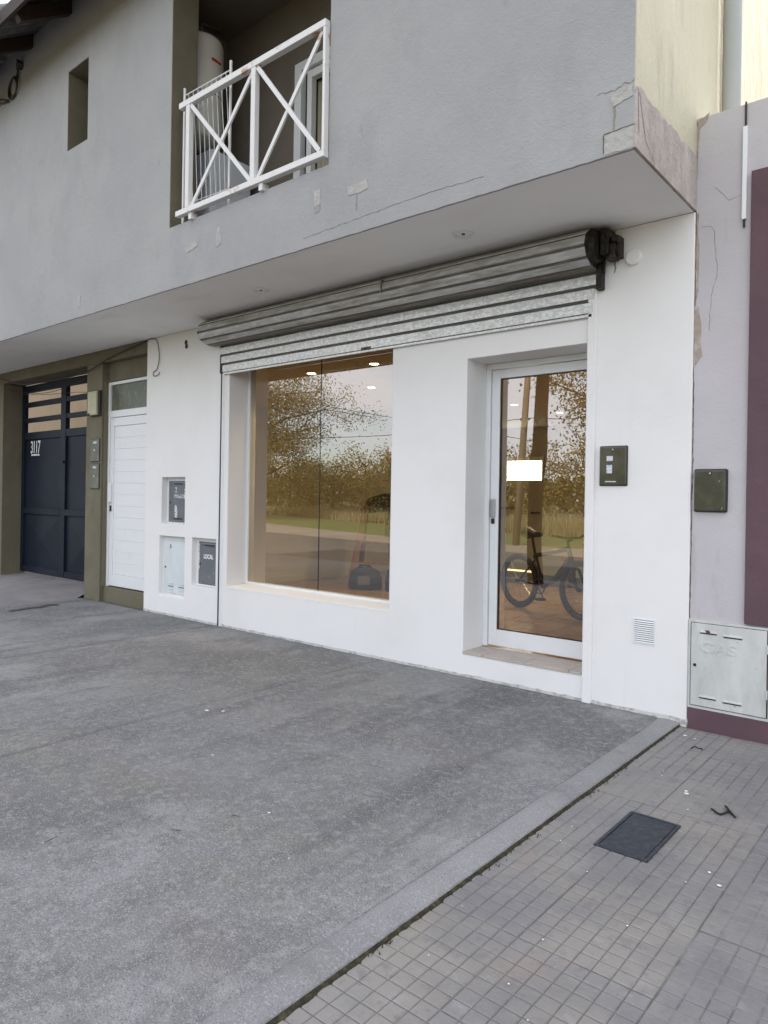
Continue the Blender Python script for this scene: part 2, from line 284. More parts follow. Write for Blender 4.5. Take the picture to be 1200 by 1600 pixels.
# ================================================================== GROUND
ZT = -.022
far_bot = [(-60, -21.5), (-22.7, -14.5), (-14.7, -13.0), (-6, -12.6), (30, -12.6)]
far_top = [(-60, -31), (-29.7, -20.5), (-17.2, -16.2), (-12.1, -15.9), (-5, -15.6), (30, -15.6)]
green_top = [(-70, -43), (-44.7, -33.3), (-25.3, -25.6), (-12.7, -22.0), (30, -20)]
b = B().quad((-900, -900, -.34), (900, -900, -.34), (900, 900, -.34), (-900, 900, -.34)); b.make('field', field_m, kind='structure')
def strip(lo, hi, z, name, m):
    # polygon between two polylines (both ordered by x)
    b = B(); P = [(x, y, z) for x, y in lo] + [(x, y, z) for x, y in reversed(hi)]; b.quad(*P); return b.make(name, m, kind='structure')
strip(green_top, far_top, -.20, 'grass_verge', grass_ground)
strip(far_top, far_bot, -.195, 'dirt_shoulder', dirtpath)
strip(far_bot, [(-60, -5.75), (30, -5.75)], -.20, 'road', asphalt)
b = B().box(-30, 12, -5.75, -5.60, -.34, -.02); b.make('kerb', concrete, bevel=.015, kind='structure')

# concrete slabs in front of the building: four pours divided by shrinkage joints
def slab(x0, x1, edge=False, seed=0):
    nx = max(2, int((x1-x0)/(.008 if edge else .09))); ny = 90; b = B(); n = nx+1
    for j in range(ny+1):
        y = .02 - 5.62*j/ny
        for i in range(nx+1):
            x = x0 + (x1-x0)*i/nx
            z = noise.noise(Vector((x*.9, y*.9, seed)))*.006 + noise.noise(Vector((x*4, y*4, seed)))*.0015
            if x < -9 and y > -1.1:                      # ramp up to the gate
                pass
            if edge:
                z -= .007*min(1, max(0, (x+1.50)/.04))**2
            if not edge or x < x1-.001: pass
            b.v.append((x, y, min(z, .004) if y > -.1 else z))
    for j in range(ny):
        for i in range(nx): a = j*n+i; b.f.append((a, a+n, a+n+1, a+1))
    # skirts
    base = len(b.v)
    ring = [i for i in range(n)] + [j*n+n-1 for j in range(1, ny+1)] + [ny*n+i for i in range(n-2, -1, -1)] + [j*n for j in range(ny-1, 0, -1)]
    for r in ring: v = b.v[r]; b.v.append((v[0], v[1], -.33))
    k = len(ring)
    for q in range(k): b.f.append((ring[q], ring[(q+1) % k], base+(q+1) % k, base+q))
    return b
pave = bpy.data.objects.new('concrete_pavement', None); COL.objects.link(pave); pave['kind'] = 'structure'
for x0, x1, e, sd_ in ((-16, -8.02, False, 1), (-8.013, -5.815, False, 2), (-5.808, -3.655, False, 3), (-3.649, -1.4605, True, 4)):
    slab(x0, x1, e, sd_).make('concrete_slab', concrete, pave, smooth=True)
B().box(-16, -1.50, -5.59, 0, -.33, -.010).make('joint_filler', grout_m, pave)
b = B(); ny = 150; prof = [(-1.465, -.009), (-1.458, -.006), (-1.447, -.0015), (-1.432, .0035), (-1.415, .0035), (-1.395, .0), (-1.375, -.0045), (-1.356, -.0115), (-1.345, -.0185), (-1.342, -.035)]
for j in range(ny+1):
    y = .01 - 5.6*j/ny
    for k, (x, z) in enumerate(prof):
        w_ = noise.noise(Vector((y*3, 1, 4)))*.004 + noise.noise(Vector((y*14, 2, 4)))*.0018
        b.v.append((x + (w_ if k > 6 or k < 2 else 0), y, z*min(1, .35-y*2) + noise.noise(Vector((x*5, y*2.5, 9)))*.002))
for j in range(ny):
    for k in range(len(prof)-1): a = j*len(prof)+k; b.f.append((a, a+len(prof), a+len(prof)+1, a+1))
b.make('border_strip', border_m, pave, smooth=True)
# ramp in front of the gate
b = B(); P = []
for j in range(9):
    t = j/8; y = -1.12+(1.12+.55)*t
    for i in range(15):
        s_ = i/14; x = -11.6+(3.1)*s_ + (.42*(1-t) if i == 0 else 0)
        edge = min(1, min(i, 14-i)/2.2)
        P.append((x, y, -.004 + (.008+.115*t**1.1)*(edge if y < 0 else 1) + noise.noise(Vector((x*2, y*2, 3)))*.004))
b.v = P; b.f = [(j*15+i, j*15+i+1, (j+1)*15+i+1, (j+1)*15+i) for j in range(8) for i in range(14)]
b.make('concrete_ramp', mat('smooth_concrete', (.215, .205, .205), .85, layers=[((.28, .26, .255), 1.4, .45, .65, 5, .8), ((.15, .14, .14), 3, .52, .7, 6, .7)], bump=[(40, .002, 4)]), pave, smooth=True)
blob([(-8.02, -.0), (-7.98, .5), (-8.03, .9)], 0).v and None
b = B()
cr_pts = [(-8.02, -1.06), (-8.05, -.95), (-8.10, -.82), (-8.09, -.70), (-8.16, -.58), (-8.13, -.47)]
for p, q in zip(cr_pts, cr_pts[1:]):
    b.quad((p[0]-.05, p[1], .0085), (q[0]-.05, q[1], .0085), (q[0]+.035, q[1], .0075), (p[0]+.035, p[1], .0075))
b.make('broken_edge', crack_m, pave)

# ---- paver tiles: 42 cm cement tiles with 7 x 7 pads
tp = bpy.data.objects.new('tiled_pavement', None); COL.objects.link(tp); tp['kind'] = 'structure'
B().box(-1.3415, 6, -5.59, .011, -.33, -.0262).make('tile_bed', joint_m, tp)
_tm = {}
def tile_mesh(i0, i1, j0, j1, var):
    key = (i0, i1, j0, j1, var)
    if key in _tm: return _tm[key]
    b = B(); p = .4030/7; dp = (.0036, .0032, .0020)[var]; rnd = random.Random(var*7+i0)
    b.quad((i0*p+.001, j0*p+.001, -dp), (i1*p-.001, j0*p+.001, -dp), (i1*p-.001, j1*p-.001, -dp), (i0*p+.001, j1*p-.001, -dp))
    for i in range(i0, i1):
        for j in range(j0, j1):
            e_ = rnd.uniform(0, .0012); g0, g1 = (.0014, .0044+e_) if var < 2 else (.0022, .0038+e_)
            q = [(i*p, j*p), ((i+1)*p, j*p), ((i+1)*p, (j+1)*p), (i*p, (j+1)*p)]; c = ((i+.5)*p, (j+.5)*p)
            dz = [rnd.uniform(-.0012, .0004) for _ in range(4)]; n = len(b.v)
            for g, z in ((g0, -dp), (g1, 0)):
                for k_, (x, y) in enumerate(q):
                    b.v.append((x + g*.8*(1 if x < c[0] else -1), y + g*1.15*(1 if y < c[1] else -1), z + (dz[k_] if z == 0 else 0)))
            b.f.append((n+4, n+5, n+6, n+7)); b.f += [(n+k_, n+(k_+1) % 4, n+4+(k_+1) % 4, n+4+k_) for k_ in range(4)]
    # side skirt
    x0, x1, y0, y1 = i0*p+.001, i1*p-.001, j0*p+.001, j1*p-.001
    for a_, c_ in (((x0, y0), (x1, y0)), ((x1, y0), (x1, y1)), ((x1, y1), (x0, y1)), ((x0, y1), (x0, y0))):
        b.quad((*a_, -dp), (*c_, -dp), (*c_, -.006), (*a_, -.006))
    me = bpy.data.meshes.new('paver_tile'); me.from_pydata(b.v, [], b.f); me.materials.append(tile_m); me.materials.append(grout_m)
    if var < 2:
        me.polygons[0].material_index = 1
    _tm[key] = me; return me
rnd = random.Random(11)
PX = .4055
for ix in range(-1, 8):
    for iy in range(0, 13):
        x = -1.0520 + PX*ix; y = -.0255 - .4045*iy
        i0 = 0; j1 = 7
        if ix == -1: i0 = 2
        var = rnd.choice((0, 0, 0, 1)) if y < -1.6 else rnd.choice((1, 1, 2))
        if x > -.7 and y < -1.2: var = rnd.choice((1, 2, 2))
        yy = y - .4035
        if yy < -5.59: continue
        o = bpy.data.objects.new('paver_tile', tile_mesh(i0, 7, 0, j1, var)); COL.objects.link(o); o.parent = tp
        o.location = (x, yy, ZT + rnd.uniform(-.0012, .0008)); o.rotation_euler = (R(rnd.uniform(-.12, .12)), R(rnd.uniform(-.12, .12)), 0)
    pass
# moss along the step
b = B(); rnd = random.Random(3)
N_ = 260
for k in range(N_):
    y = -.02 - 5.5*k/N_
    w = .003 + .008*abs(noise.noise(Vector((0, y*5, 1)))) + .006*rnd.random(); h = .004 + .004*abs(noise.noise(Vector((3, y*4, 1))))+.002*rnd.random()
    b.v += [(-1.3435, y, ZT+h+.003), (-1.3405+w*.35, y, ZT+h*.55+.002), (-1.340+w, y, ZT+.0012), (-1.340+w+.002, y, ZT-.006)]
for k in range(N_-1):
    for j in range(3): b.f.append((k*4+j, k*4+j+1, k*4+j+5, k*4+j+4))
b.make('moss_line', moss_m, None, smooth=True, kind='stuff')
# a fringe of little tufts along the joint
b = B()
for k in range(420):
    y = -.3 - rnd.random()**.9*3.6; x = -1.336 + rnd.random()**2*.03
    if noise.noise(Vector((x*3, y*2.2, 7))) < -.05: continue
    h = rnd.uniform(.004, .014); a = rnd.random()*6.28; dx, dy = math.cos(a)*.003, math.sin(a)*.003
    b.quad((x-dx, y-dy, ZT+.001), (x+dx, y+dy, ZT+.001), (x+rnd.uniform(-.006, .006), y+rnd.uniform(-.006, .006), ZT+h))
b.make('joint_weeds', moss_m, None, kind='stuff', fixn=False)

# ---- manhole cover
t = thing('manhole_cover', 'small square dark metal cover set in the tiled pavement', 'manhole cover', loc=(-1.0165, -1.556, ZT+.001))
t.scale = (.915, .925, .5)
B().box(-.112, -.098, -.21, .21, -.01, .009).box(.098, .112, -.21, .21, -.01, .009).box(-.098, .098, -.21, -.196, -.01, .009).box(-.098, .098, .196, .21, -.01, .009).make('frame', cast, t, bevel=.002)
b = B().box(-.0935, .0935, -.1915, .1915, -.008, .0055)
for i in range(15):
    for j in range(31):
        x = -.086+i*.0123; y = -.183+j*.0122
        if (i+j) % 2: b.quad((x-.0045, y, .0058), (x, y-.0045, .0058), (x+.0045, y, .0058), (x, y+.0045, .0072))
b.make('lid', cast, t)
# ---- little litter
def arcpts(c, r, a0, a1, z, n=12, sx=1): return [(c[0]+r*sx*math.cos(a0+(a1-a0)*i/n), c[1]+r*math.sin(a0+(a1-a0)*i/n), z+.004*math.sin(i)) for i in range(n+1)]
o = B().tube(arcpts((-0.8335, -1.0987), .043, -2.6, 1.3, ZT+.008, 14, .8)+[(-0.7664, -1.1323, ZT+.006)], .0045, 6).make('rubber_strip', rubber, None, smooth=True)
o['label'] = 'curled black rubber strip on the tiles behind the manhole cover'; o['category'] = 'litter'
o = B().tube(arcpts((-1.14, -0.3754), .030, 0.2, 3.3, ZT+.005, 12, .9), .0028, 6).make('rubber_strip', rubber, None, smooth=True)
o['label'] = 'thin curled black twig-like strip lying nearest the plum wall base'; o['category'] = 'litter'
rnd = random.Random(21); b = B()
def fleck(b, x, y, z, s):
    n = rnd.randint(4, 6); a0 = rnd.random()*6
    b.quad(*[(x+s*rnd.uniform(.5, 1)*math.cos(a0+6.283*i/n), y+s*rnd.uniform(.5, 1)*math.sin(a0+6.283*i/n), z+.0022) for i in range(n)])
for k in range(40): fleck(b, rnd.uniform(-1.28, .1), -rnd.random()**1.1*2.9-.03, ZT+.0005, rnd.uniform(.002, .0055))
for (x, y, s) in ((-1.26, -.18, .016), (-1.20, -.20, .010), (-1.0, -1.01, .016), (-1.01, -.985, .012), (-.67, -1.74, .010), (-.72, -1.67, .009)): fleck(b, x, y, ZT+.001, s)
for k in range(60): fleck(b, rnd.uniform(-6, -1.5), -rnd.random()*3.4-.05, .005, rnd.uniform(.002, .0045))
for (x, y, s) in ((-2.203, -2.441, .009), (-3.531, -1.776, .022), (-3.45, -1.72, .014), (-2.9, -2.2, .01)): fleck(b, x, y, .0065, s)
b.make('paint_flecks', paint_w, None, kind='stuff', fixn=False)
b = B()
for (x, y) in ((-2.63, -3.128), (-2.35, -2.78), (-2.28, -2.55), (-1.9, -1.5), (-2.6, -1.35)):
    a = rnd.random()*3; L_ = rnd.uniform(.012, .03)
    b.bar((x-L_*math.cos(a), y-L_*math.sin(a), .008), (x+L_*math.cos(a), y+L_*math.sin(a), .010), .0028, .002)
b.make('dry_twigs', bark, None, kind='stuff')

# ================================================================== MAIN BUILDING
bd = thing('shop_building', 'grey rendered two storey building with white shop front and olive entrance bay', 'building')
# white ground floor wall
M1, M2, M3 = (-6.803, -6.376, .980, 1.478), (-6.835, -6.367, .204, .846), (-6.237, -5.837, .361, .852)
wb = wall((-7.13, -1.305), (-.3, 3.0134), 0, .34, [(-5.66, -3.592, .40, 2.72), (-2.885, -1.965, .172, 2.322), (*M1, .075), (*M2, .055), (*M3, .065)])
wb.make('shop_wall', white, bd, bevel=.006, weld=True)
# guide rails of the shutter, and a solid black strip painting the shade of the gap left of them
B().box(-5.788, -5.758, -.006, .03, .0, 2.76).make('gap_shade_strip', dark_m, bd)
B().box(-5.757, -5.742, -.012, .02, .0, 2.5).box(-5.742, -5.725, -.004, .02, .0, 2.5).make('guide_rail', white_trim, bd)
B().box(-1.950, -1.893, -.026, .02, .0, 2.66).make('guide_rail', white, bd, bevel=.004)
# rough paint edge at the foot of the wall
b = B(); n = 240
for i in range(n+1):
    x = -7.13 + 5.83*i/n; h = .010 + .014*abs(noise.noise(Vector((x*6, 2, 0)))) + .008*abs(noise.noise(Vector((x*31, 5, 0)))); d = .004+.010*abs(noise.noise(Vector((x*9, 9, 0))))
    b.v += [(x, .001, h+.01), (x, -d*.6, h*.55), (x, -d, -.01)]
for i in range(n):
    for j in range(2): b.f.append((i*3+j, i*3+j+1, i*3+j+4, i*3+j+3))
b.make('wall_foot', mat('dusty_paint_drips', (.52, .51, .49), .9, layers=[((.30, .29, .28), 22, .48, .62, 5, .8)], bump=[(60, .004, 4)]), bd, smooth=True)
# upper front wall
XL = -13.5
uw = wall((XL, -1.305), (3.02, 6.22), -.966, -.716, [(-5.25, -3.39, 3.535, 5.84), (-7.07, -6.67, 4.725, 5.52)])
uw.make('upper_wall', facade, bd, bevel=.008, weld=True)
B().box(XL, -1.315, -.955, 0.0, 3.0135, 3.0195).make('soffit', soffit_m, bd)
B().box(-8.3, -1.306, -.714, 9, 3.022, 3.2).make('floor_slab', concrete, bd); B().box(XL, -8.301, -.714, .45, 3.022, 3.2).make('floor_slab', concrete, bd)
# side wall of the upper floor
B().box(-1.555, -1.305, -.7155, 9, 3.203, 8.2).make('side_wall', cream, bd)
B().box(-1.32, -1.3035, -.9645, -.7158, 3.30, 6.9).make('side_wall', cream, bd)
def sideface(P, x, name, m):
    b = B(); n = len(P); b.v = [(x, y, z) for y, z in P] + [(x-.012, y, z) for y, z in P]
    b.f = [tuple(range(n))] + [(i, (i+1) % n, n+(i+1) % n, n+i) for i in range(n)]; return b.make(name, m, bd)
rnd = random.Random(5)
P = [(-.9675, 3.02)] + [(-.9675+1.0*i/14, 3.018) for i in range(1, 15)] + [(.04-1.0*i/22, 3.325+rnd.uniform(-.012, .012)) for i in range(1, 23)]
sideface(P, -1.2995, 'bare_plaster_band', pinkish)
b = B()
for (y0, z0, y1, z1) in ((-.93, 3.30, -.84, 3.10), (-.84, 3.10, -.70, 3.03), (-.95, 3.31, -.93, 3.10)):
    for k in range(6):
        t0, t1 = k/6, (k+1)/6
        b.quad((-1.2985, y0+(y1-y0)*t0, z0+(z1-z0)*t0), (-1.2985, y0+(y1-y0)*t1, z0+(z1-z0)*t1+rnd.uniform(-.004, .004)), (-1.2985, y0+(y1-y0)*t1+.006, z0+(z1-z0)*t1), (-1.2985, y0+(y1-y0)*t0+.006, z0+(z1-z0)*t0))
b.make('side_crack', crack_m, bd, fixn=False)
# patches, stains and cracks on the upper wall
YF = -.966
for i, (pts, mm_) in enumerate((([(-3.207, 3.33), (-3.034, 3.335), (-3.027, 3.272), (-3.194, 3.268)], patch_m), ([(-3.520, 3.385), (-3.463, 3.389), (-3.457, 3.285), (-3.512, 3.275)], patch_m),
        ([(-3.515, 3.275), (-3.457, 3.285), (-3.460, 3.235), (-3.507, 3.230)], stain_m), ([(-5.02, 3.31), (-4.87, 3.345), (-4.85, 3.30), (-4.99, 3.265)], patch_m), ([(-4.61, 3.37), (-4.56, 3.39), (-4.54, 3.25), (-4.60, 3.235)], patch_m),
        ([(-6.80, 3.22), (-6.75, 3.22), (-6.76, 3.12), (-6.79, 3.10)], patch_m), ([(-1.43, 3.315), (-1.318, 3.335), (-1.318, 3.272), (-1.418, 3.250)], patch_m), ([(-1.459, 3.122), (-1.307, 3.130), (-1.307, 3.022), (-1.457, 3.022)], patch_m),
        ([(-3.13, 3.272), (-3.115, 3.272), (-3.118, 3.16), (-3.128, 3.16)], stain_m), ([(-1.415, 3.25), (-1.402, 3.25), (-1.405, 3.13), (-1.412, 3.13)], stain_m))):
    blob(pts, YF, .0022 if mm_ is stain_m else .0035, .004, seed=i, sub=5).make('plaster_patch', mm_, bd)
yc = YF-.0008
crackline([(-3.62, 3.085), (-3.2, 3.100), (-2.89, 3.109), (-2.6, 3.122), (-2.403, 3.119), (-2.16, 3.112)], yc, .0028, 2, .004).make('render_crack', crack_m, bd, fixn=False)
crackline([(-1.459, 3.124), (-1.305, 3.131)], yc-.004, .004, 3, .002).make('render_crack', crack_m, bd, fixn=False)
crackline([(-1.459, 3.122), (-1.457, 3.03)], yc-.004, .004, 4, .003).make('render_crack', crack_m, bd, fixn=False)
crackline([(-1.50, 3.33), (-1.43, 3.33), (-1.31, 3.35)], yc, .0025, 5, .010, .015).make('render_crack', crack_m, bd, fixn=False)
# ragged lower edge of the render
b = B(); n = 300
for i in range(n+1):
    x = -10 + 8.69*i/n; h = .005*abs(noise.noise(Vector((x*5, 0, 0)))) + .004*abs(noise.noise(Vector((x*23, 0, 4))))
    b.v += [(x, -.9668, 3.03), (x, -.9668, 3.0155-h), (x, -.952, 3.0125-h*.4)]
for i in range(n):
    for j in range(2): b.f.append((i*3+j, i*3+3+j, i*3+4+j, i*3+1+j))
b.make('render_edge', facade, bd, fixn=False)

# slit window behind its deep reveal
B().box(-7.2, -6.5, -.55, -.50, 4.6, 5.7).make('slit_window', mat('dark_window', (.03, .028, .022), .4), bd)
B().box(-7.0698, -7.062, -.9655, -.55, 4.7255, 5.5195).make('reveal', olive, bd); B().box(-7.0615, -6.6705, -.9655, -.55, 5.51, 5.5198).make('reveal', olive, bd)
# loggia
B().box(-5.2498, -5.242, -.9655, -.716, 3.536, 5.8395).make('loggia_jamb', olive, bd)
lg = wall((-6.2, -3.3), (3.3, 5.9), .05, .2, [(-4.83, -3.5, 3.40, 5.22)]); lg.make('loggia_wall_and_blocker', loggia_m, bd)
B().box(-6.0, -5.85, -.716, .05, 3.2, 5.9).make('loggia_wall_and_blocker', loggia_m, bd)
B().box(-3.39, -3.25, -.716, .05, 3.2, 5.9).make('loggia_wall_and_blocker', loggia_m, bd)
B().box(-5.85, -3.39, -.716, .05, 3.2, 3.36).make('loggia_floor', concrete, bd)
B().box(-5.85, -3.39, -.716, .05, 5.84, 6.0).make('loggia_ceiling', loggia_m, bd)
bdoor = B().box(-4.83, -4.745, .035, .10, 3.40, 5.22).box(-4.745, -3.5, .035, .10, 5.14, 5.22).box(-4.70, -4.64, .07, .13, 3.42, 5.13).box(-4.64, -3.5, .07, .13, 5.06, 5.13).make('balcony_door', white_trim, bd, bevel=.003)
b = B()
for i in range(60):
    x0 = -4.64+1.14*i/60; x1 = -4.64+1.14*(i+1)/60
    b.quad((x0, .15+.012*math.sin(i*1.1), 3.42), (x1, .15+.012*math.sin((i+1)*1.1), 3.42), (x1, .15+.012*math.sin((i+1)*1.1), 5.06), (x0, .15+.012*math.sin(i*1.1), 5.06))
b.make('curtain', curtain_m, bdoor, smooth=True, fixn=False)
B().box(-4.78, -4.60, .01, .04, 4.02, 4.12).make('door_handle', dark_m, bdoor) if False else None

B().box(-5.85, -3.3, .30, .34, 3.2, 5.9).make('loggia_wall_and_blocker', loggia_m, bd)  # unseen panel added behind the curtain to block light leaking through
# railing
rl = bpy.data.objects.new('balcony_railing', None); COL.objects.link(rl); rl.parent = bd
yr = -.985; zt, zb = 4.475, 3.60
B().box(-5.075, -3.392, yr-.024, yr+.024, zt-.024, zt+.024).make('top_rail', rail_m, rl, bevel=.003)
B().box(-5.105, -3.392, yr-.024, yr+.024, zb-.022, zb+.022).make('bottom_rail', rail_m, rl, bevel=.003)
for x in (-4.955, -4.138, -3.404): B().box(x-(.024 if x < -4 else .012), x+(.024 if x < -4 else .011), yr-.022, yr+.022, zb+.0225, zt-.0245).make('post', rail_m, rl, bevel=.003)
for (xa, xb_) in ((-4.925, -4.170), (-4.106, -3.445)):
    B().bar((xa, yr-.008, zt-.03), (xb_, yr-.008, zb+.03), .014, .032, up=(0, 0, 1)).make('brace', rail_m, rl)
    B().bar((xa, yr+.008, zb+.03), (xb_, yr+.008, zt-.03), .014, .032, up=(0, 0, 1)).make('brace', rail_m, rl)
for x in (-4.92, -4.05): B().box(x-.02, x+.02, yr-.01, YF+.03, zb-.075, zb-.0225).make('bracket', rail_m, rl)

# roof with rafters
rf = B()
for z_ in (0, .025):
    rf.quad((XL, -1.50, 5.885+z_), (-1.1, -1.50, 5.885+z_), (-1.1, .45, 7.20+z_), (XL, .45, 7.20+z_)).quad((-8.3, .45, 7.20+z_), (-1.1, .45, 7.20+z_), (-1.1, 9, 9.0+z_), (-8.3, 9, 9.0+z_))
rf = rf.make('roof', wood_dark, bd, fixn=False)
B().box(XL, -1.1, -1.53, -1.5005, 5.80, 5.93).make('fascia_board', wood_dark, rf)
for k in range(9):
    x = -13.07+.86*k
    B().bar((x, -1.49, 5.80), (x, -.70, 6.335), .075, .12, up=(0, 0, 1)).make('rafter', wood_dark, rf)
b = B()
for k in range(20):
    x = -11.5+.21*k
    B().tube([(x, -1.60, 5.90), (x, .4, 7.25)], .10, 10, caps=True).make('roof_tile', rooftile, rf, smooth=False)
B().box(XL, -1.32, -.716, -.5, 6.0, 6.24).make('wall_plate', loggia_m, bd)

# olive entrance bay
B().box(-13.5, -7.132, 0, .30, 2.865, 3.011).make('lintel_beam', olive, bd, bevel=.005)
B().box(-8.47, -8.105, 0.002, .40, -.3, 2.8645).make('pillar', olive, bd, bevel=.006)
B().box(-13.5, -10.905, 0.002, .34, -.3, 2.8645).make('pillar', olive, bd, bevel=.006)
B().box(-8.1045, -7.1305, .085, .25, 2.64, 2.8645).make('over_door_wall', olive, bd)
B().box(-8.1045, -7.1305, .055, .30, -.3, .175).make('door_riser', olive, bd, bevel=.004)
B().box(-8.1045, -8.085, .03, .18, .175, 2.64).make('over_door_wall', olive, bd)
# entrance door (white aluminium)
ed = B().box(-8.085, -8.045, .075, .135, .176, 2.63).box(-8.045, -7.13, .075, .135, 2.595, 2.63).box(-8.045, -7.13, .075, .135, 2.205, 2.285).make('entrance_door', white_trim, bd, bevel=.003)
B().box(-8.040, -7.965, .085, .125, .19, 2.20).box(-7.965, -7.13, .085, .125, 2.10, 2.20).box(-7.965, -7.13, .085, .125, .19, .33).make('leaf_frame', white_trim, ed, bevel=.003)
for k in range(13):
    z0 = .332+k*(2.098-.332)/13
    B().box(-7.9645, -7.13, .096, .12, z0+.0005, z0+(2.098-.332)/13-.0005).make('door_slat', white_trim, ed, bevel=.0012)
B().box(-7.9645, -7.13, .112, .118, .33, 2.10).make('backing', white_trim, ed)
B().box(-8.044, -7.13, .10, .11, 2.2855, 2.5945).make('transom_pane', darkglass, ed)
B().box(-8.030, -7.985, .055, .0849, 1.19, 1.42).make('handle', white_trim, ed, bevel=.006); B().box(-8.018, -7.993, .07, .0849, 1.08, 1.15).make('lock', dark_m, ed, bevel=.003)
# garage gate
gt = B().box(-10.904, -10.83, .27, .33, .13, 2.86).box(-10.83, -8.45, .27, .33, 2.75, 2.85).box(-9.70, -9.555, .27, .33, .13, 2.7495).make('garage_gate', gate_m, bd, bevel=.004)
for z0, z1 in ((2.535, 2.605), (2.31, 2.375)):
    B().box(-10.8295, -9.7005, .275, .325, z0, z1).make('gate_bar', gate_m, gt, bevel=.003); B().box(-9.5545, -8.45, .275, .325, z0, z1).make('gate_bar', gate_m, gt, bevel=.003)
for xa, xb_ in ((-10.8295, -9.7005), (-9.5545, -8.45)):
    B().box(xa, xb_, .275, .325, 2.06, 2.165).make('gate_bar', gate_m, gt, bevel=.003)
    B().box(xa, xb_, .268, .325, .98, 1.065).make('gate_bar', gate_m, gt, bevel=.003)
    B().box(xa, xb_, .275, .325, .13, .215).make('gate_bar', gate_m, gt, bevel=.003)
    B().box(xa, xb_, .30, .31, 1.0655, 2.0595).make('gate_panel', gate_m, gt)
    b = B(); xm = (xa+xb_)/2; z0, z1, zm = .2155, .9795, .60
    for q in (((xa, z0), (xb_, z0)), ((xb_, z0), (xb_, z1)), ((xb_, z1), (xa, z1)), ((xa, z1), (xa, z0))):
        b.quad((q[0][0], .302, q[0][1]), (q[1][0], .302, q[1][1]), (xm, .278, zm))
    b.make('gate_panel', gate_m, gt, fixn=False)
text('3117', .255, (-10.665, .2965, 1.862), paint_w, 'house_number', gt, .002, .60, .002)
B().box(-10.645, -10.385, .297, .2995, 1.822, 1.848).make('number_plate', paint_worn, gt)
B().box(-9.62, -9.56, .24, .2695, 1.70, 1.73).make('latch', gate_m, gt)
B().box(-26, -8.3, 4.2, 4.4, -.2, 5.6).make('courtyard_wall', tanwall, bd)
B().box(-26, -8.36, .56, 4.2, -.3, .12).make('courtyard_floor', concrete, bd)
# upper rear parts
B().box(-8.3, -1.56, 8.9, 9, 0, 8.5).make('rear_wall', cream, bd); B().box(-8.35, -8.2, .35, 9, 0, 3.0).make('party_wall', tanwall, bd)

# display window
dw = B().box(-5.66, -5.635, .235, .285, .40, 2.72).box(-3.617, -3.592, .235, .285, .40, 2.72).box(-5.635, -3.617, .230, .29, .40, .432).box(-5.635, -3.617, .235, .285, 2.69, 2.72).make('display_window', white_trim, bd, bevel=.002)
for xa, xb_ in ((-5.634, -4.643), (-4.637, -3.618)):
    B().quad((xa, .25, .433), (xb_, .25, .433), (xb_, .25, 2.689), (xa, .25, 2.689)).make('pane', bronze, dw, fixn=False)
B().box(-4.6425, -4.6375, .247, .257, .433, 2.689).make('silicone_joint', dark_m, dw)
# sloped sill render
B().extr([(-.002, .385), (-.002, .398), (.228, .412), (.228, .385)], -5.655, -3.597).make('window_sill', white, dw)
# glass door
gd = B().box(-2.884, -2.846, .262, .33, .19, 2.32).box(-2.002, -1.966, .262, .33, .19, 2.32).box(-2.846, -2.002, .262, .33, 2.278, 2.32).make('glass_door', white_trim, bd, bevel=.003)
lf = B().box(-2.842, -2.772, .280, .318, .20, 2.274).box(-2.076, -2.006, .280, .318, .20, 2.274).box(-2.772, -2.076, .280, .318, 2.208, 2.274).box(-2.772, -2.076, .280, .318, .20, .322).make('door_leaf', white_trim, gd, bevel=.003)
B().box(-2.768, -2.762, .284, .292, .33, 2.205).box(-2.768, -2.08, .284, .292, 2.200, 2.206).box(-2.768, -2.08, .284, .292, .324, .330).make('gasket', dark_m, gd)
B().quad((-2.772, .296, .322), (-2.076, .296, .322), (-2.076, .296, 2.208), (-2.772, .296, 2.208)).make('pane', bronze, gd, fixn=False)
B().box(-2.832, -2.796, .262, .2799, 1.165, 1.30).make('lock_plate', chrome, gd, bevel=.004)
B().box(-2.828, -2.800, .268, .2799, 1.115, 1.155).make('lock', dark_m, gd, bevel=.005)
B().tube([(-2.81, .32, 1.235), (-2.81, .36, 1.235), (-2.67, .365, 1.235)], .011, 10).make('handle', chrome, gd, smooth=True)
for x0, x1 in ((-2.883, -2.715), (-2.711, -2.388), (-2.384, -2.055), (-2.051, -1.967)):
    B().box(x0, x1, -.006, .262, .166, .1835).make('sill_tile', sill_tile, gd, bevel=.0015)

# ---------------------------------------------------------------- interior of the shop
IZ = 0.0; Q = 1.1607
B().box(-8.15, -8.0, .34, 7.2, -.1, 3.0).make('inner_wall', int_wall, bd); B().box(-7.999, -7.13, .31, .34, -.1, 3.0).make('inner_wall', int_wall, bd); B().box(-1.5, -1.31, .34, 7.2, -.1, 3.0).make('inner_wall', int_wall, bd)
bw = wall((-8.0, -1.5), (-.1, 2.9), 7.0, 7.2, [(-6.64, -5.85, .01, 2.09)]); bw.make('inner_wall', int_wall, bd)
B().box(-8.0, -1.5, .34, 7.0, 2.58, 2.7).make('inner_ceiling', int_wall, bd)
fl = B().box(-8.0, -1.5, .34, 7.2, -.3, -.012).make('inner_floor', grout_m, bd)
me = B().box(.002, .338, .002, .338, 0, .011).make('floor_tile', int_floor, fl, bevel=0); me.location = (-7.99, .345, -.011)
rnd = random.Random(4)
for i in range(19):
    for j in range(15):
        if i == 0 and j == 0: continue
        c = dup(me, fl, (-7.99+.34*i, .345+.34*j, -.011+rnd.uniform(-.0006, .0006))); c.rotation_euler = (R(rnd.uniform(-.25, .25)), R(rnd.uniform(-.25, .25)), 0)
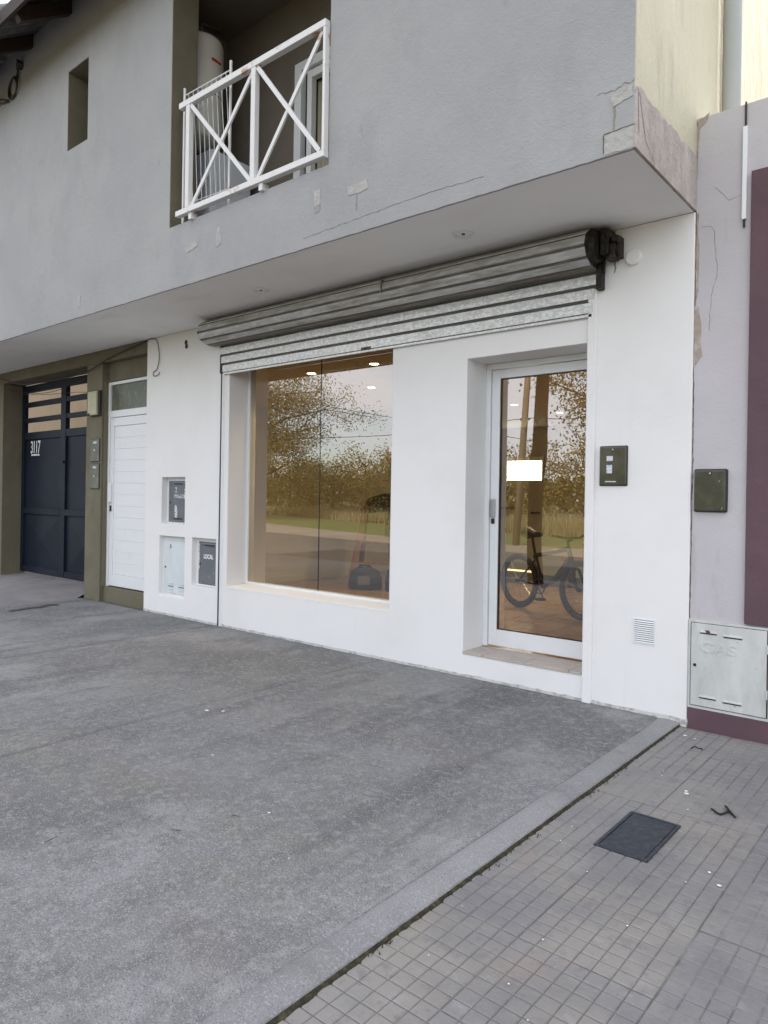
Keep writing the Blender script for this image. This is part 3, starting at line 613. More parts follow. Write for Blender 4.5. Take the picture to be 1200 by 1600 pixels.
idr = B().box(-6.64, -6.595, 6.98, 7.08, .01, 2.09).box(-5.895, -5.85, 6.98, 7.08, .01, 2.09).box(-6.595, -5.895, 6.98, 7.08, 2.045, 2.09).make('back_door', int_wall, bd)
B().box(-6.595, -5.895, 7.01, 7.05, .04, 1.648).box(-6.595, -5.895, 7.01, 7.05, 1.996, 2.045).make('door_leaf', int_wall, idr)
B().box(-6.595, -5.895, 7.02, 7.04, 1.6485, 1.9955).make('glowing_pane', glow_w, idr); B().box(-6.595, -5.895, 7.02, 7.04, .01, .0395).make('floor_gap_glow', glow_gap, idr)
B().tube([(-5.94, 7.01, 1.07), (-5.94, 6.95, 1.07), (-6.08, 6.95, 1.07)], .016, 8).make('handle', dark_m, idr)
lamp_lab = ['lit ceiling spotlight nearest the left edge of the display window', 'lit ceiling spotlight seen at the top right of the display window', 'lit ceiling spotlight lower in the display window against the reflected sky', 'lit ceiling spotlight seen through the glass door above the pole reflection', 'lit ceiling spotlight seen through the glass door beside the reflected tree']
for i, (x, y) in enumerate(((-5.34, .806), (-4.46, .78), (-5.44, 1.87), (-4.82, 4.09), (-4.70, 5.2))):
    t = thing('ceiling_spotlight', lamp_lab[i], 'ceiling light', 'lit spotlights in the shop ceiling', (x, y, 2.578))
    B().torus((0, 0, 0), (0, 0, 1), .052, .006, 24, 6).make('trim', white_trim, t, smooth=True)
    B().tube([(0, 0, -.001), (0, 0, .001)], .045, 20).make('lamp_face', lamp_m, t)
    ld = bpy.data.lights.new('spot', 'SPOT'); ld.energy = (18, 18, 95, 105, 18)[i]; ld.color = (1, .87, .66); ld.spot_size = R(130); ld.spot_blend = .6; ld.shadow_soft_size = .05
    lo = bpy.data.objects.new('spot', ld); COL.objects.link(lo); lo.parent = t; lo.location = (0, 0, -.02)

# ================================================================== ROLLER SHUTTER
rs = thing('roller_shutter', 'galvanised roller shutter rolled up above the white shop front', 'roller shutter')
groove_m = mat('grimy_groove', (.17, .16, .145), .55, .4, layers=[((.34, .32, .30), (4, 40, 40), .5, .65, 5, .8)])
def slat(p0, p1, x0, x1, m_, bulge=.010):
    p0 = Vector(p0); p1 = Vector(p1); d = p1-p0; n_ = Vector((d.y, -d.x)).normalized()
    if n_.x > 0: n_ = -n_
    if abs(n_.x) < 1e-6 and n_.y > 0: n_ = -n_
    pr = [(0, -.004), (.03, .003), (.08, .004), (.095, -.003), (.125, -.003), (.14, .004), (.18, .004), (.205, bulge), (.6, bulge*1.15), (.95, bulge), (.97, -.003), (1, -.004)]
    P = [p0 + d*a + n_*b_ for a, b_ in pr] + [p1 - n_*.006, p0 - n_*.006]
    o = B().extr([(q.x, q.y) for q in P], x0, x1).make('slat', m_, rs, fixn=False); o.data.materials.append(groove_m)
    for k in (0, 1, 2, 3, 4, 5, 6, 10): o.data.polygons[k].material_index = 1
    return o
zz = [2.845, 2.765, 2.678, 2.590, 2.501]
for k in range(4): slat((-.020, zz[k]), (-.020, zz[k+1]+.002), -5.80+.022*k, -1.885-.012*k, galv)
B().box(-5.73, -1.925, -.026, -.008, 2.484, 2.5005).make('bottom_bar', galv, rs)
roll = [(-.075, 3.0115), (-.155, 2.995), (-.220, 2.950), (-.240, 2.880), (-.205, 2.815), (-.135, 2.780), (-.035, 2.775)]
rm = [galv_dirty, galv_aged, galv_aged, galv_aged, galv_aged, galv_dirty]
for k in range(6): slat(roll[k], roll[k+1], -5.86, -1.885, rm[k], .007)
B().tube([(-5.84, -.11, 2.89), (-1.9, -.11, 2.89)], .085, 16).make('barrel', greasy, rs)
B().extr([(y-.004, z) for y, z in roll] + [(-.01, 2.80), (-.01, 3.0)], -1.884, -1.872).make('end_plate', greasy, rs)
B().extr([(y, z) for y, z in roll] + [(-.01, 2.80), (-.01, 3.0)], -5.872, -5.861).make('end_plate', greasy, rs)
B().tube([(-1.872, -.12, 2.89), (-1.835, -.12, 2.89)], [.105, .095], 20).make('gear', greasy, rs)
for i_, (x0, x1, y0, y1, z0, z1) in enumerate(((-1.83, -1.775, -.14, -.02, 2.83, 2.99), (-1.80, -1.745, -.11, -.03, 2.80, 2.90), (-1.79, -1.728, -.08, -.0, 2.82, 2.95), (-1.85, -1.80, -.10, -.0, 2.93, 3.005), (-1.765, -1.725, -.12, -.05, 2.90, 2.94))):
    B().box(x0, x1, y0, y1, z0, z1).make('gear_housing', greasy, rs, bevel=.006)
B().box(-1.885, -1.850, -.06, -.0005, 2.645, 2.90).box(-1.845, -1.835, -.05, -.03, 2.74, 2.90).make('bracket', greasy, rs)
b = B()
for i in range(18): b.torus((-1.745+.003*math.sin(i), -.10, 2.86-.0085*i), ((1, 0, 0) if i % 2 else (0, 1, 0)), .005, .0015, 8, 4)
b.make('chain', greasy, rs)
B().box(-3.52, -3.512, -.256, -.215, 2.86, 2.96).make('overlap_seam', galv_dirty, rs)
B().box(-3.90, -3.80, -.036, -.026, 2.502, 2.524).make('lock_tab', grime, rs)
B().box(-5.787, -5.745, -.022, -.004, 2.50, 2.79).make('guide', greasy, rs)
# grime on soffit beside the roll
blob([(-5.9, 0), (-1.7, 0), (-1.7, 0), (-5.9, 0)], 0) and None

# ================================================================== FITTINGS ON THE WALLS
def cover(name, label, cat, r, y, m_, text_=None, keyx=.04, slots=True, group=None):
    x0, x1, z0, z1 = r; t = thing(name, label, cat, group)
    B().box(x0+.006, x0+.020, y-.006, y+.004, z0+.008, z1-.008).box(x1-.020, x1-.006, y-.006, y+.004, z0+.008, z1-.008).box(x0+.0205, x1-.0205, y-.006, y+.004, z1-.024, z1-.008).box(x0+.0205, x1-.0205, y-.006, y+.004, z0+.008, z0+.022).make('frame', m_, t)
    B().box(x0+.024, x1-.024, y-.010, y+.002, z0+.026, z1-.028).make('door', m_, t, bevel=.002)
    B().tube([((x0+keyx), y-.014, (z0+z1)/2-.01), ((x0+keyx), y-.009, (z0+z1)/2-.01)], .011, 12).make('lock', dark_m, t)
    return t
W1 = (M1[0]+.03, M1[1], M1[2]+.01, M1[3]-.03)
t1 = cover('meter_cover', 'dark grey meter cover with worn white lettering, upper niche of the white wall', 'meter cover', W1, .074, meter_grey, group='meter covers in the white wall niches')
B().box(W1[0]+.12, W1[0]+.26, .055, .0635, 1.405, 1.415).make('slot', dark_m, t1); B().box(W1[0]+.12, W1[0]+.26, .055, .0635, 1.03, 1.042).make('slot', dark_m, t1)
text('2', .085, (-6.645, .0625, 1.315), paint_worn, 'lettering', t1, .001, .8, .002); text('PTA.ALTA', .052, (-6.655, .0625, 1.258), paint_worn, 'lettering', t1, .001, .85, .002)
blob([(-6.47, 1.36), (-6.41, 1.36), (-6.40, 1.28), (-6.44, 1.22), (-6.48, 1.26)], .0632, .0015, .008, 31, 3).make('paint_smear', paint_worn, t1)
blob([(-6.64, 1.18), (-6.61, 1.17), (-6.60, 1.06), (-6.625, 1.03), (-6.65, 1.08)], .0632, .0015, .005, 32, 3).make('paint_smear', paint_worn, t1)
W2 = (M2[0]+.022, M2[1], M2[2]+.006, M2[3]-.02)
t2 = cover('meter_cover', 'white metal meter cover with louvre slots in the lower niche near the white door', 'meter cover', W2, .054, meter_white, group='meter covers in the white wall niches')
for xx in (.10, .30):
    for zb_ in (.28, .68):
        for k in range(3): B().box(W2[0]+xx, W2[0]+xx+.085, .036, .0435, W2[2]+zb_-.03*k-.22*(zb_ < .3)*.7, W2[2]+zb_-.03*k-.22*(zb_ < .3)*.7+.006).make('slot', grime if k == 1 else meter_white, t2)
text('2', .05, (W2[0]+.115, .0425, .72), dark_m, 'lettering', t2, .001, 1.2, .001)
W3 = (M3[0]+.035, M3[1], M3[2]+.008, M3[3]-.03)
t3 = cover('meter_cover', 'dark grey meter cover lettered LOCAL, beside the shutter rail', 'meter cover', W3, .064, meter_grey, group='meter covers in the white wall niches')
B().box(W3[0]+.12, W3[0]+.27, .044, .0535, .775, .785).make('slot', dark_m, t3)
text('LOCAL', .062, (-6.105, .0525, .645), paint_w, 'lettering', t3, .001, .80, .002)
blob([(W3[0]+.005, .80), (W3[0]+.02, .80), (W3[0]+.022, .55), (W3[0]+.006, .50)], .0575, .0012, .003, 33, 3).make('paint_smear', paint_worn, t3)

def rbox(x0, x1, z0, z1, y0, y1, m_, name, par, bev=.012): return B().box(x0, x1, y0, y1, z0, z1).make(name, m_, par, bevel=bev)
def smokybox(label, x0, x1, z0, z1, stickers):
    t = thing('electric_meter_box', label, 'electric box', 'smoky plastic electric boxes'); rbox(x0, x1, z0, z1, -.006, .02, dark_m, 'frame', t, .01); rbox(x0+.007, x1-.007, z0+.007, z1-.009, -.018, -.0055, smoky, 'lid', t, .008)
    cx = (x0+x1)/2
    B().torus((cx, -.0185, z1-.026), (0, 1, 0), .009, .003, 16, 6).make('lock_ring', dark_m, t, smooth=True); B().tube([(cx, -.0195, z1-.026), (cx, -.017, z1-.026)], .006, 10).make('lock', chrome, t)
    for (a, c_, e, f) in stickers: B().box(a, c_, -.0192, -.0182, e, f).make('sticker', paper, t)
    return t
t = smokybox('smoky olive electric box with two white stickers beside the glass door', -1.867, -1.680, 1.393, 1.651, [(-1.812, -1.772, 1.553, 1.584), (-1.812, -1.776, 1.475, 1.528)])
B().box(-1.82, -1.75, -.0192, -.0182, 1.420, 1.426).make('scratches', paint_worn, t)
t = smokybox('plain smoky olive electric box on the lilac grey wall', -1.286, -1.103, 1.245, 1.496, [])
for (a, z) in ((-1.145, 1.425), (-1.130, 1.268)): B().bar((a, -.0188, z-.006), (a+.006, -.0188, z+.006), .004, .001).make('scratches', paint_w, t)
# pillar boxes
t = thing('junction_box', 'cream plastic electric box high on the olive pillar', 'electric box'); rbox(-8.345, -8.135, 2.235, 2.525, -.055, .001, boxbeige, 'lid', t, .01); rbox(-8.335, -8.10, 2.228, 2.532, -.03, .0015, dark_m, 'back', t, .004)
B().tube([(-8.31, -.07, 2.245), (-8.31, -.055, 2.245)], .018, 10).make('lock', grime, t)
for lab, z0, z1, m_ in (('small olive grey cover on the pillar, directly under the cream box', 1.675, 1.955, boxolive), ('lower olive grey cover on the pillar with faint white letters', 1.345, 1.655, boxolive)):
    t = thing('pillar_cover', lab, 'meter cover', 'olive covers on the pillar'); rbox(-8.345, -8.125, z0, z1, -.006, .003, dark_m, 'frame', t, .003); rbox(-8.337, -8.133, z0+.008, z1-.008, -.012, -.0055, m_, 'door', t, .003)
    B().tube([(-8.235, -.016, (z0+z1)/2), (-8.235, -.011, (z0+z1)/2)], .012, 10).make('lock', chrome, t)
    B().box(-8.27, -8.19, -.0135, -.0118, z1-.06, z1-.035).make('sticker', paint_worn, t)
# vent grille
t = thing('vent_grille', 'small white louvred vent grille low on the white wall', 'vent')
B().box(-1.632, -1.496, -.004, .0, .425, .433).box(-1.632, -1.496, -.004, .0, .574, .582).box(-1.632, -1.624, -.004, 0, .4335, .5735).box(-1.504, -1.496, -.004, 0, .4335, .5735).make('frame', white_trim, t)
B().box(-1.623, -1.505, -.0012, -.0005, .434, .573).make('back', crack_m, t)
for k in range(11):
    z = .4345+.0127*k; B().extr([(-.0015, z), (-.007, z), (-.0075, z+.0015), (-.0015, z+.0085)], -1.6235, -1.5045).make('louvre', white_trim, t)
# gas cabinet
t = thing('gas_cabinet', 'worn white metal gas cabinet door with embossed letters beneath the plum wall', 'gas cabinet')
B().box(-1.302, -1.290, -.004, .03, .098, .612).box(-.878, -.866, -.004, .03, .098, .612).box(-1.2895, -.8785, -.004, .03, .600, .612).box(-1.2895, -.8785, -.004, .03, .098, .112).make('frame', gas_m, t)
B().box(-1.2895, -.8785, .006, .012, .112, .600).make('back', grime, t)
dr = B().box(-1.285, -.886, -.010, .004, .117, .596).make('door', gas_m, t, bevel=.002)
for (xa, xb_, z) in ((-1.235, -1.145, .546), (-1.108, -1.01, .538), (-1.235, -1.145, .170), (-1.108, -1.01, .165)):
    B().extr([(-.010, z-.002), (-.0145, z+.001), (-.0105, z+.014)], xa, xb_).make('louvre', gas_m, dr); B().box(xa, xb_, -.0120, -.0103, z-.0075, z-.0022).make('slot', dark_m, dr)
text('GAS', .085, (-1.235, -.0105, .435), gas_m, 'lettering', dr, .0028, 1.25, .001)
blob([(-1.205, .560), (-1.19, .565), (-1.175, .55), (-1.19, .540)], -.0195, .001, .004, 8, 3).make('rust_spot', grime, dr)
B().tube([(-1.262, -.0135, .352), (-1.262, -.0095, .352)], .009, 12).make('lock', dark_m, dr)
for z in (.47, .22): B().tube([(-.884, -.012, z), (-.884, -.012, z+.05)], .006, 8).make('hinge', gas_m, t)
# soffit lights
for i, (x, y, lab) in enumerate(((-4.616, -.496, 'unlit round spotlight in the soffit, left of the middle of the shutter'), (-2.582, -.531, 'unlit round spotlight in the soffit nearest the shutter gear'))):
    t = thing('soffit_spotlight', lab, 'ceiling light', 'unlit spotlights in the soffit', (x, y, 3.0125))
    B().torus((0, 0, -.002), (0, 0, 1), .058, .012, 28, 6).make('trim', white_trim, t, smooth=True)
    B().tube([(0, 0, .0), (0, 0, .001)], .043, 20).make('dish', soffit_m, t); B().tube([(0, 0, -.004), (0, 0, .0)], .012, 16).make('lamp_face', dark_m, t)
# round sensor / junction plate
t = thing('blanking_plate', 'round white blanking cap high on the white wall beside the shutter gear', 'blanking plate', loc=(-1.664, 0, 2.814))
B().tube([(0, .0, 0), (0, -.022, 0), (0, -.027, 0)], [.050, .048, .042], 28).make('cap', white, t, bevel=.002)
# hole in wall
b = B()
for dz, dx in ((.02, .0), (-.022, .008)): b.tube([(-6.393+dx, -.0035, 2.87+dz), (-6.393+dx, .01, 2.87+dz)], [.026, .024], 10)
o = b.make('cable_hole', dark_m, None); o['label'] = 'black double cable hole in the white wall left of the shutter'; o['category'] = 'cable hole'
# wires
def cable(name, label, pts, r=.005, m_=cable_m, sag=0):
    P = []
    for i in range(len(pts)-1):       # catmull-rom
        p0 = Vector(pts[max(i-1, 0)]); p1 = Vector(pts[i]); p2 = Vector(pts[i+1]); p3 = Vector(pts[min(i+2, len(pts)-1)])
        for k in range(8):
            q = k/8; P.append(.5*((2*p1)+(p2-p0)*q+(2*p0-5*p1+4*p2-p3)*q*q+(3*p1-p0-3*p2+p3)*q**3))
    P.append(Vector(pts[-1])); o = B().tube(P, r, 6).make(name, m_, None, smooth=True); o['label'] = label; o['category'] = 'cable'; return o
cable('wall_cable', 'thin brown cable hanging in a loop on the white wall', [(-7.12, -.02, 3.0), (-7.034, -.015, 3.01), (-6.94, -.01, 2.985), (-6.895, -.01, 2.90), (-6.877, -.01, 2.777), (-6.915, -.01, 2.665), (-6.985, -.012, 2.634), (-6.96, -.015, 2.59), (-6.88, -.012, 2.60), (-6.87, -.01, 2.63)], .004)
cable('overhead_cable', 'dark cable sagging across the olive bay above the gate and white door', [(-11.6, -.03, 3.0), (-10.954, -.03, 2.94), (-10.311, -.04, 2.80), (-9.443, -.05, 2.75), (-8.507, -.03, 2.775), (-7.83, -.03, 2.90), (-7.112, -.02, 2.995)], .007)
cable('overhead_cable', 'thin dark wire strung just under the beam above the gate', [(-11.2, .05, 2.84), (-10.4, .1, 2.70), (-9.6, .15, 2.67), (-8.46, .2, 2.84)], .004)
cable('overhead_cable', 'thin wire crossing the top bars of the blue gate', [(-10.8, .22, 2.72), (-9.9, .24, 2.66), (-9.2, .24, 2.63), (-8.46, .25, 2.56)], .0035)
t = thing('cable_coil', 'black coil of cable hanging from a knot on the grey wall under the eaves', 'cable')
b = B()
for k in range(3): b.torus((-8.335+.012*k, YF-.02, 5.79+.01*k), (.1, 1, .05), .105-.004*k, .007, 26, 6)
for v_ in range(len(b.v)): x, y, z = b.v[v_]; b.v[v_] = ((x+8.33)*1.25-8.33, y, z)
b.make('coil', dark_m, t, smooth=True)
B().tube([(-8.24, YF-.015, 5.88), (-8.17, YF-.03, 5.93), (-8.19, YF-.03, 5.99), (-8.14, YF, 5.98)], .012, 8).tube([(-8.44, YF-.02, 5.70), (-8.6, YF-.02, 5.76), (-8.9, YF-.02, 5.86)], .008, 6).tube([(-8.42, YF-.02, 5.68), (-8.6, YF-.02, 5.72), (-8.9, YF-.02, 5.80)], .008, 6).make('tail', dark_m, t, smooth=True)
B().tube([(-8.16, YF-.05, 5.985), (-8.13, YF+.01, 5.98)], [.055, .04], 9).make('knot', dark_m, t)

# drain pipe
t = thing('drain_pipe', 'grey vertical drain pipe on the cream side wall', 'drain pipe'); B().tube([(-1.245, .50, 3.2), (-1.245, .50, 8)], .055, 20).make('pipe', pvc, t, smooth=True)
B().torus((-1.245, .50, 6.2), (0, 0, 1), .056, .006, 20, 6).make('clamp', pvc, t)

# ================================================================== NEIGHBOUR
nb = thing('neighbour_building', 'lilac grey rendered neighbouring wall with plum painted panel and base', 'building')
nw = wall((-1.303, 5), (-.3, 3.562), .012, .26, [(-1.303, -.866, .098, .612, .03)]); nw.make('front_wall', lilac, nb, weld=True)
B().box(-1.303, 5, .262, 8, 3.30, 3.42).make('flat_roof', concrete, nb)
B().box(-1.003, 5, -.012, .0115, .622, 3.165).make('plum_panel', purple, nb, bevel=.003)
B().box(-1.300, 5, -.006, .0115, -.1, .0975).make('plinth', purple, nb, bevel=.003)
blob([(-1.302, 2.46), (-1.272, 2.44), (-1.262, 2.16), (-1.302, 2.10)], .012, .003, .006, 4, 6).make('torn_plaster', torn, nb)
blob([(-1.302, 3.0), (-1.288, 3.0), (-1.283, 2.55), (-1.302, 2.45)], .012, .003, .004, 14, 10).make('torn_plaster', torn, nb)
blob([(-1.302, 3.562), (-1.24, 3.57), (-1.25, 3.54), (-1.29, 3.50), (-1.302, 3.30)], .012, .004, .006, 15, 4).make('torn_plaster', torn, nb)
crackline([(-1.273, 2.922), (-1.22, 2.915), (-1.198, 2.878), (-1.181, 2.652), (-1.213, 2.473), (-1.22, 2.30)], .0112, .0018, 7, .005).make('render_crack', grime, nb, fixn=False)
crackline([(-1.20, 3.13), (-1.15, 3.08), (-1.13, 3.04), (-1.06, 3.05)], .0112, .002, 8, .005).make('render_crack', grime, nb, fixn=False)
crackline([(-1.302, 2.1), (-1.298, 1.5), (-1.302, .62)], .0112, .005, 9, .002).make('render_crack', grime, nb, fixn=False)
crackline([(-1.302, 3.3), (-1.299, 2.46)], .0085, .004, 19, .002).make('render_crack', grime, nb, fixn=False)
t = thing('conduit', 'slim white plastic conduit on the lilac wall beside the plum panel', 'conduit'); B().box(-1.052, -1.029, -.008, .0115, 2.905, 3.43).make('cover', white_pvc, t, bevel=.002)
B().tube([(-1.040, .005, 3.43), (-1.040, .004, 3.57)], .006, 6).tube([(-1.04, .003, 2.86), (-1.04, .003, 2.905)], .006, 6).make('wire', cable_m, t)

# ================================================================== LOGGIA THINGS
t = thing('water_heater', 'tall white cylindrical water heater on the balcony wall', 'water heater', loc=(-5.58, -.46, 0))
prof = [(4.52, .05), (4.54, .19), (4.57, .215), (5.42, .215), (5.455, .205), (5.475, .16), (5.48, .02)]
B().tube([(0, 0, z) for z, r in prof], [r for z, r in prof], 32).make('tank', enamel, t, smooth=True)
B().torus((0, 0, 4.93), (0, 0, 1), .214, .004, 32, 5).make('band', dark_m, t)
for a in (-.45,): B().box(.205, .222, -.05, .05, 5.225, 5.245).make('badge', red_m, t).rotation_euler = (0, 0, R(8))
B().box(-.02, .05, -.235, -.19, 4.70, 4.86).make('control_box', boxbeige, t).rotation_euler = (0, 0, R(38))
B().tube([(.05, -.1, 4.55), (.06, -.1, 4.4), (.0, 0, 4.3), (0, .3, 4.25)], .012, 8).make('pipe', chrome, t, smooth=True); B().tube([(-.05, .05, 5.47), (-.05, .05, 5.7), (-.05, .3, 5.75)], .012, 8).make('pipe', chrome, t, smooth=True)
t = thing('washing_machine', 'bluish white washing machine against the balcony side wall', 'washing machine')
B().box(-5.845, -5.30, -.52, -.06, 3.365, 4.40).make('body', applnc, t, bevel=.02); B().box(-5.299, -5.294, -.46, -.12, 3.5, 4.2).make('side_panel', applnc, t, bevel=.004)
t = thing('drying_rack', 'thin wire clothes drying rack standing behind the left railing brace', 'drying rack')
yk = -.90
for x in (-5.155, -4.54):
    B().tube([(x, yk, 3.56), (x, yk, 4.70)], .011, 8).make('upright', rail_m, t)
B().tube([(-5.155, yk, 4.64), (-4.54, yk, 4.63)], .005, 6).make('crossbar', white_pvc, t); B().tube([(-5.1, yk, 3.72), (-4.56, yk, 3.70)], .004, 6).make('crossbar', white_pvc, t)
for k in range(9):
    x = -5.10+.062*k
    B().tube([(x, yk, 4.64), (x+.004, yk+.03, 4.2), (x+.012, yk+.05, 3.72)], .0032, 5).make('wire', white_pvc, t)
for k in range(4): B().tube([(-5.10, yk+.003*k, 4.58-.05*k), (-4.85, yk, 4.58-.05*k)], .002, 5).make('wire', white_pvc, t)

# ================================================================== THINGS IN THE SHOP
def hanging_cloth(c, rx, ry, h, m_, name, par, seed):
    b = B(); nA, nB = 22, 12; rnd_ = random.Random(seed)
    for j in range(nB+1):
        t_ = j/nB
        for i in range(nA):
            a = 2*math.pi*i/nA; rr = math.sin(min(1, t_*1.5+.05)*math.pi/2)
            w_ = 1 + .34*noise.noise(Vector((math.cos(a)*1.6, math.sin(a)*1.6, t_*2.5+seed)))
            b.v.append((c[0]+rx*rr*math.cos(a)*w_, c[1]+ry*rr*math.sin(a)*w_, c[2]-h*t_**1.4*(1-.45*math.cos(a-.6))+.09*noise.noise(Vector((math.cos(a)*2, math.sin(a)*2, seed)))*(1-t_)-.05*t_*noise.noise(Vector((a*1.0, 3, seed)))))
    for j in range(nB):
        for i in range(nA): b.f.append((j*nA+i, j*nA+(i+1) % nA, (j+1)*nA+(i+1) % nA, (j+1)*nA+i))
    b.f.append(tuple(range(nA)))
    return b.make(name, m_, par, smooth=True)
lx, ly = -6.97, 3.82
t = thing('step_ladder', 'reddish wooden trestle ladder seen through the display window', 'ladder', loc=(lx, ly, IZ), rz=R(42)); t.scale = (Q, Q, Q)
for s_ in (-1, 1):
    B().bar((s_*.36, -.30, 0), (s_*.15, -.02, .98), .075, .03).make('leg', wood_ladder, t); B().bar((s_*.22, .36, 0), (s_*.15, .02, .98), .065, .028).make('leg', wood_ladder, t)
for k in range(3):
    z = .28+.26*k; B().box(-.31+.045*k, .31-.045*k, -.24+.085*k, -.19+.085*k, z-.012, z+.012).make('tread', wood_ladder, t)
B().box(-.18, .18, -.07, .07, .98, 1.0).make('top_board', wood_ladder, t)
o = hanging_cloth((lx+.16, ly+.10, IZ+1.15*Q), .55, .24, .21, cloth, 'jacket', None, 3); o['label'] = 'crumpled black jacket draped over the wooden trestle'; o['category'] = 'jacket'
t = thing('wire_basket', 'black wire basket hanging beside the wooden trestle', 'basket', loc=(lx+.38, ly+.02, IZ+.62*Q), rz=R(30)); t.scale = (Q, Q, Q)
b = B()
for i in range(7):
    for j in (0, 1): b.tube([(-.15+.05*i, -.1+.2*j, 0), (-.15+.05*i, -.1+.2*j, .34)], .004, 5)
for i in range(5):
    for j in (0, 1): b.tube([(-.15+.3*j, -.1+.05*i, 0), (-.15+.3*j, -.1+.05*i, .34)], .004, 5)
for z in (0, .11, .22, .34): b.tube([(-.15, -.1, z), (.15, -.1, z), (.15, .1, z), (-.15, .1, z), (-.15, -.1, z)], .006, 5)
b.make('wires', dark_m, t)
def bag(label, loc, rz, sx, h, pocket):
    t = thing('tool_bag', label, 'bag', loc=loc, rz=rz); t.scale = (Q, Q, Q); b = B(); nA = 20
    for j, (z, k) in enumerate(((0, .9), (.02, 1), (h*.5, .98), (h*.8, .85), (h*.93, .6), (h, .25))):
        for i in range(nA):
            a = 2*math.pi*i/nA; c_, s_ = math.cos(a), math.sin(a); sq = 1/max(abs(c_), abs(s_))**.75
            b.v.append((sx*c_*sq*k*(1+.06*noise.noise(Vector((a*2, z*9, sx*9)))), sx*.55*s_*sq*k, z+.03*noise.noise(Vector((c_*3, s_*3, z+sx)))*(z > .1)))
    for j in range(5):
        for i in range(nA): b.f.append((j*nA+i, j*nA+(i+1) % nA, (j+1)*nA+(i+1) % nA, (j+1)*nA+i))
    b.f += [tuple(reversed(range(nA))), tuple(5*nA+i for i in range(nA))]
    b.make('body', cloth, t, smooth=True)
    if pocket: B().box(-sx*.4, sx*.3, -sx*.60, -sx*.55, .06, h*.62).make('pocket', cloth_grey, t, bevel=.01)
    B().tube([(-sx*.4, 0, h*.9), (-sx*.25, -.03, h*1.12), (sx*.25, -.03, h*1.1), (sx*.4, 0, h*.9)], .012, 6).make('handle', cloth, t, smooth=True)
bag('black fabric tool bag with grey pocket on the shop floor', (-6.64, 3.19, IZ), R(35), .205, .265, True)
bag('second black bag half hidden behind the window pier', (-6.17, 3.37, IZ), R(30), .17, .30, False)
# bicycle
a_ = Vector((-4.29, 3.22, 0)); f_ = Vector((-3.33, 2.86, 0)); hd = (f_-a_); wbase = hd.length/Q
bk = thing('bicycle', 'dark mountain bicycle standing inside behind the glass door', 'bicycle', loc=(-4.24, 3.26, IZ), rz=math.atan2(hd.y, hd.x)); bk.scale = (Q, Q, Q)
wr = .285; wb_ = wbase
for x in (0, wb_):
    w_ = B().torus((x, 0, wr), (0, 1, 0), wr-.028, .028, 40, 8).make('wheel', rubber, bk, smooth=True)
    B().torus((x, 0, wr), (0, 1, 0), wr-.060, .009, 36, 6).make('rim', dark_m, w_)
    b = B()
    for k in range(20):
        q = 2*math.pi*k/20; b.tube([(x, .02*(-1)**k, wr), (x+(wr-.06)*math.cos(q), 0, wr+(wr-.06)*math.sin(q))], .0016, 4)
    b.make('spokes', chrome, w_); B().tube([(x, -.045, wr), (x, .045, wr)], .018, 8).make('hub', dark_m, w_)
bb = (wb_*.40, 0, wr-.02); seat = (wb_*.27, 0, .56); ht = (wb_*.80, 0, .66); hb = (wb_*.84, 0, .56)
B().tube([seat, (wb_*.5, 0, .60), ht], .024, 8).tube([bb, (wb_*.62, 0, .36), (wb_*.74, 0, .47), hb], .034, 8).tube([bb, seat], .022, 8).tube([bb, (0, 0, wr)], .012, 8).tube([(seat[0]+.01, 0, seat[2]-.03), (0, 0, wr)], .011, 8).tube([hb, ht], .023, 8).make('frame', bike_m, bk, smooth=True)
B().tube([ht, (wb_*.88, .0, .50), (wb_*.90, .05, .46), (wb_, .05, wr)], .016, 8).tube([(wb_*.88, .0, .50), (wb_*.90, -.05, .46), (wb_, -.05, wr)], .016, 8).make('fork', bike_m, bk, smooth=True)
B().tube([seat, (seat[0]-.05, 0, .76)], .013, 8).make('seat_post', dark_m, bk)
B().tube([(seat[0]-.17, 0, .775), (seat[0]-.10, 0, .785), (seat[0], 0, .775), (seat[0]+.10, 0, .77)], [.045, .065, .035, .015], 10).make('saddle', dark_m, bk, smooth=True)
B().tube([ht, (ht[0]-.01, 0, .73), (ht[0]+.05, 0, .76)], .015, 8).tube([(ht[0]+.0, -.22, .79), (ht[0]+.04, -.1, .765), (ht[0]+.05, 0, .76), (ht[0]+.04, .1, .765), (ht[0]+.0, .22, .79)], .012, 8).make('handlebar', dark_m, bk, smooth=True)
B().torus((bb[0], -.04, bb[2]), (0, 1, 0), .075, .008, 24, 5).tube([(bb[0], -.06, bb[2]), (bb[0]+.09, -.07, bb[2]-.11)], .008, 6).tube([(bb[0], .06, bb[2]), (bb[0]-.09, .07, bb[2]+.11)], .008, 6).box(bb[0]+.05, bb[0]+.13, -.15, -.07, bb[2]-.125, bb[2]-.105).make('crank', dark_m, bk)
t = thing('bench', 'low brown bench behind the bicycle front wheel', 'bench', loc=(-4.35, 5.69, IZ)); B().box(-.45, .55, -.16, .16, .40, .44).make('seat', wood_pale, t)
for x in (-.38, .48): B().box(x-.03, x+.03, -.14, .14, 0, .3995).make('leg', wood_pale, t)
o = B().box(-4.5, -4.1, 5.6, 5.8, IZ+.4405, IZ+.66).make('cardboard_box', wood_pale, None, bevel=.004); o['label'] = 'brown cardboard box standing on the low bench'; o['category'] = 'box'

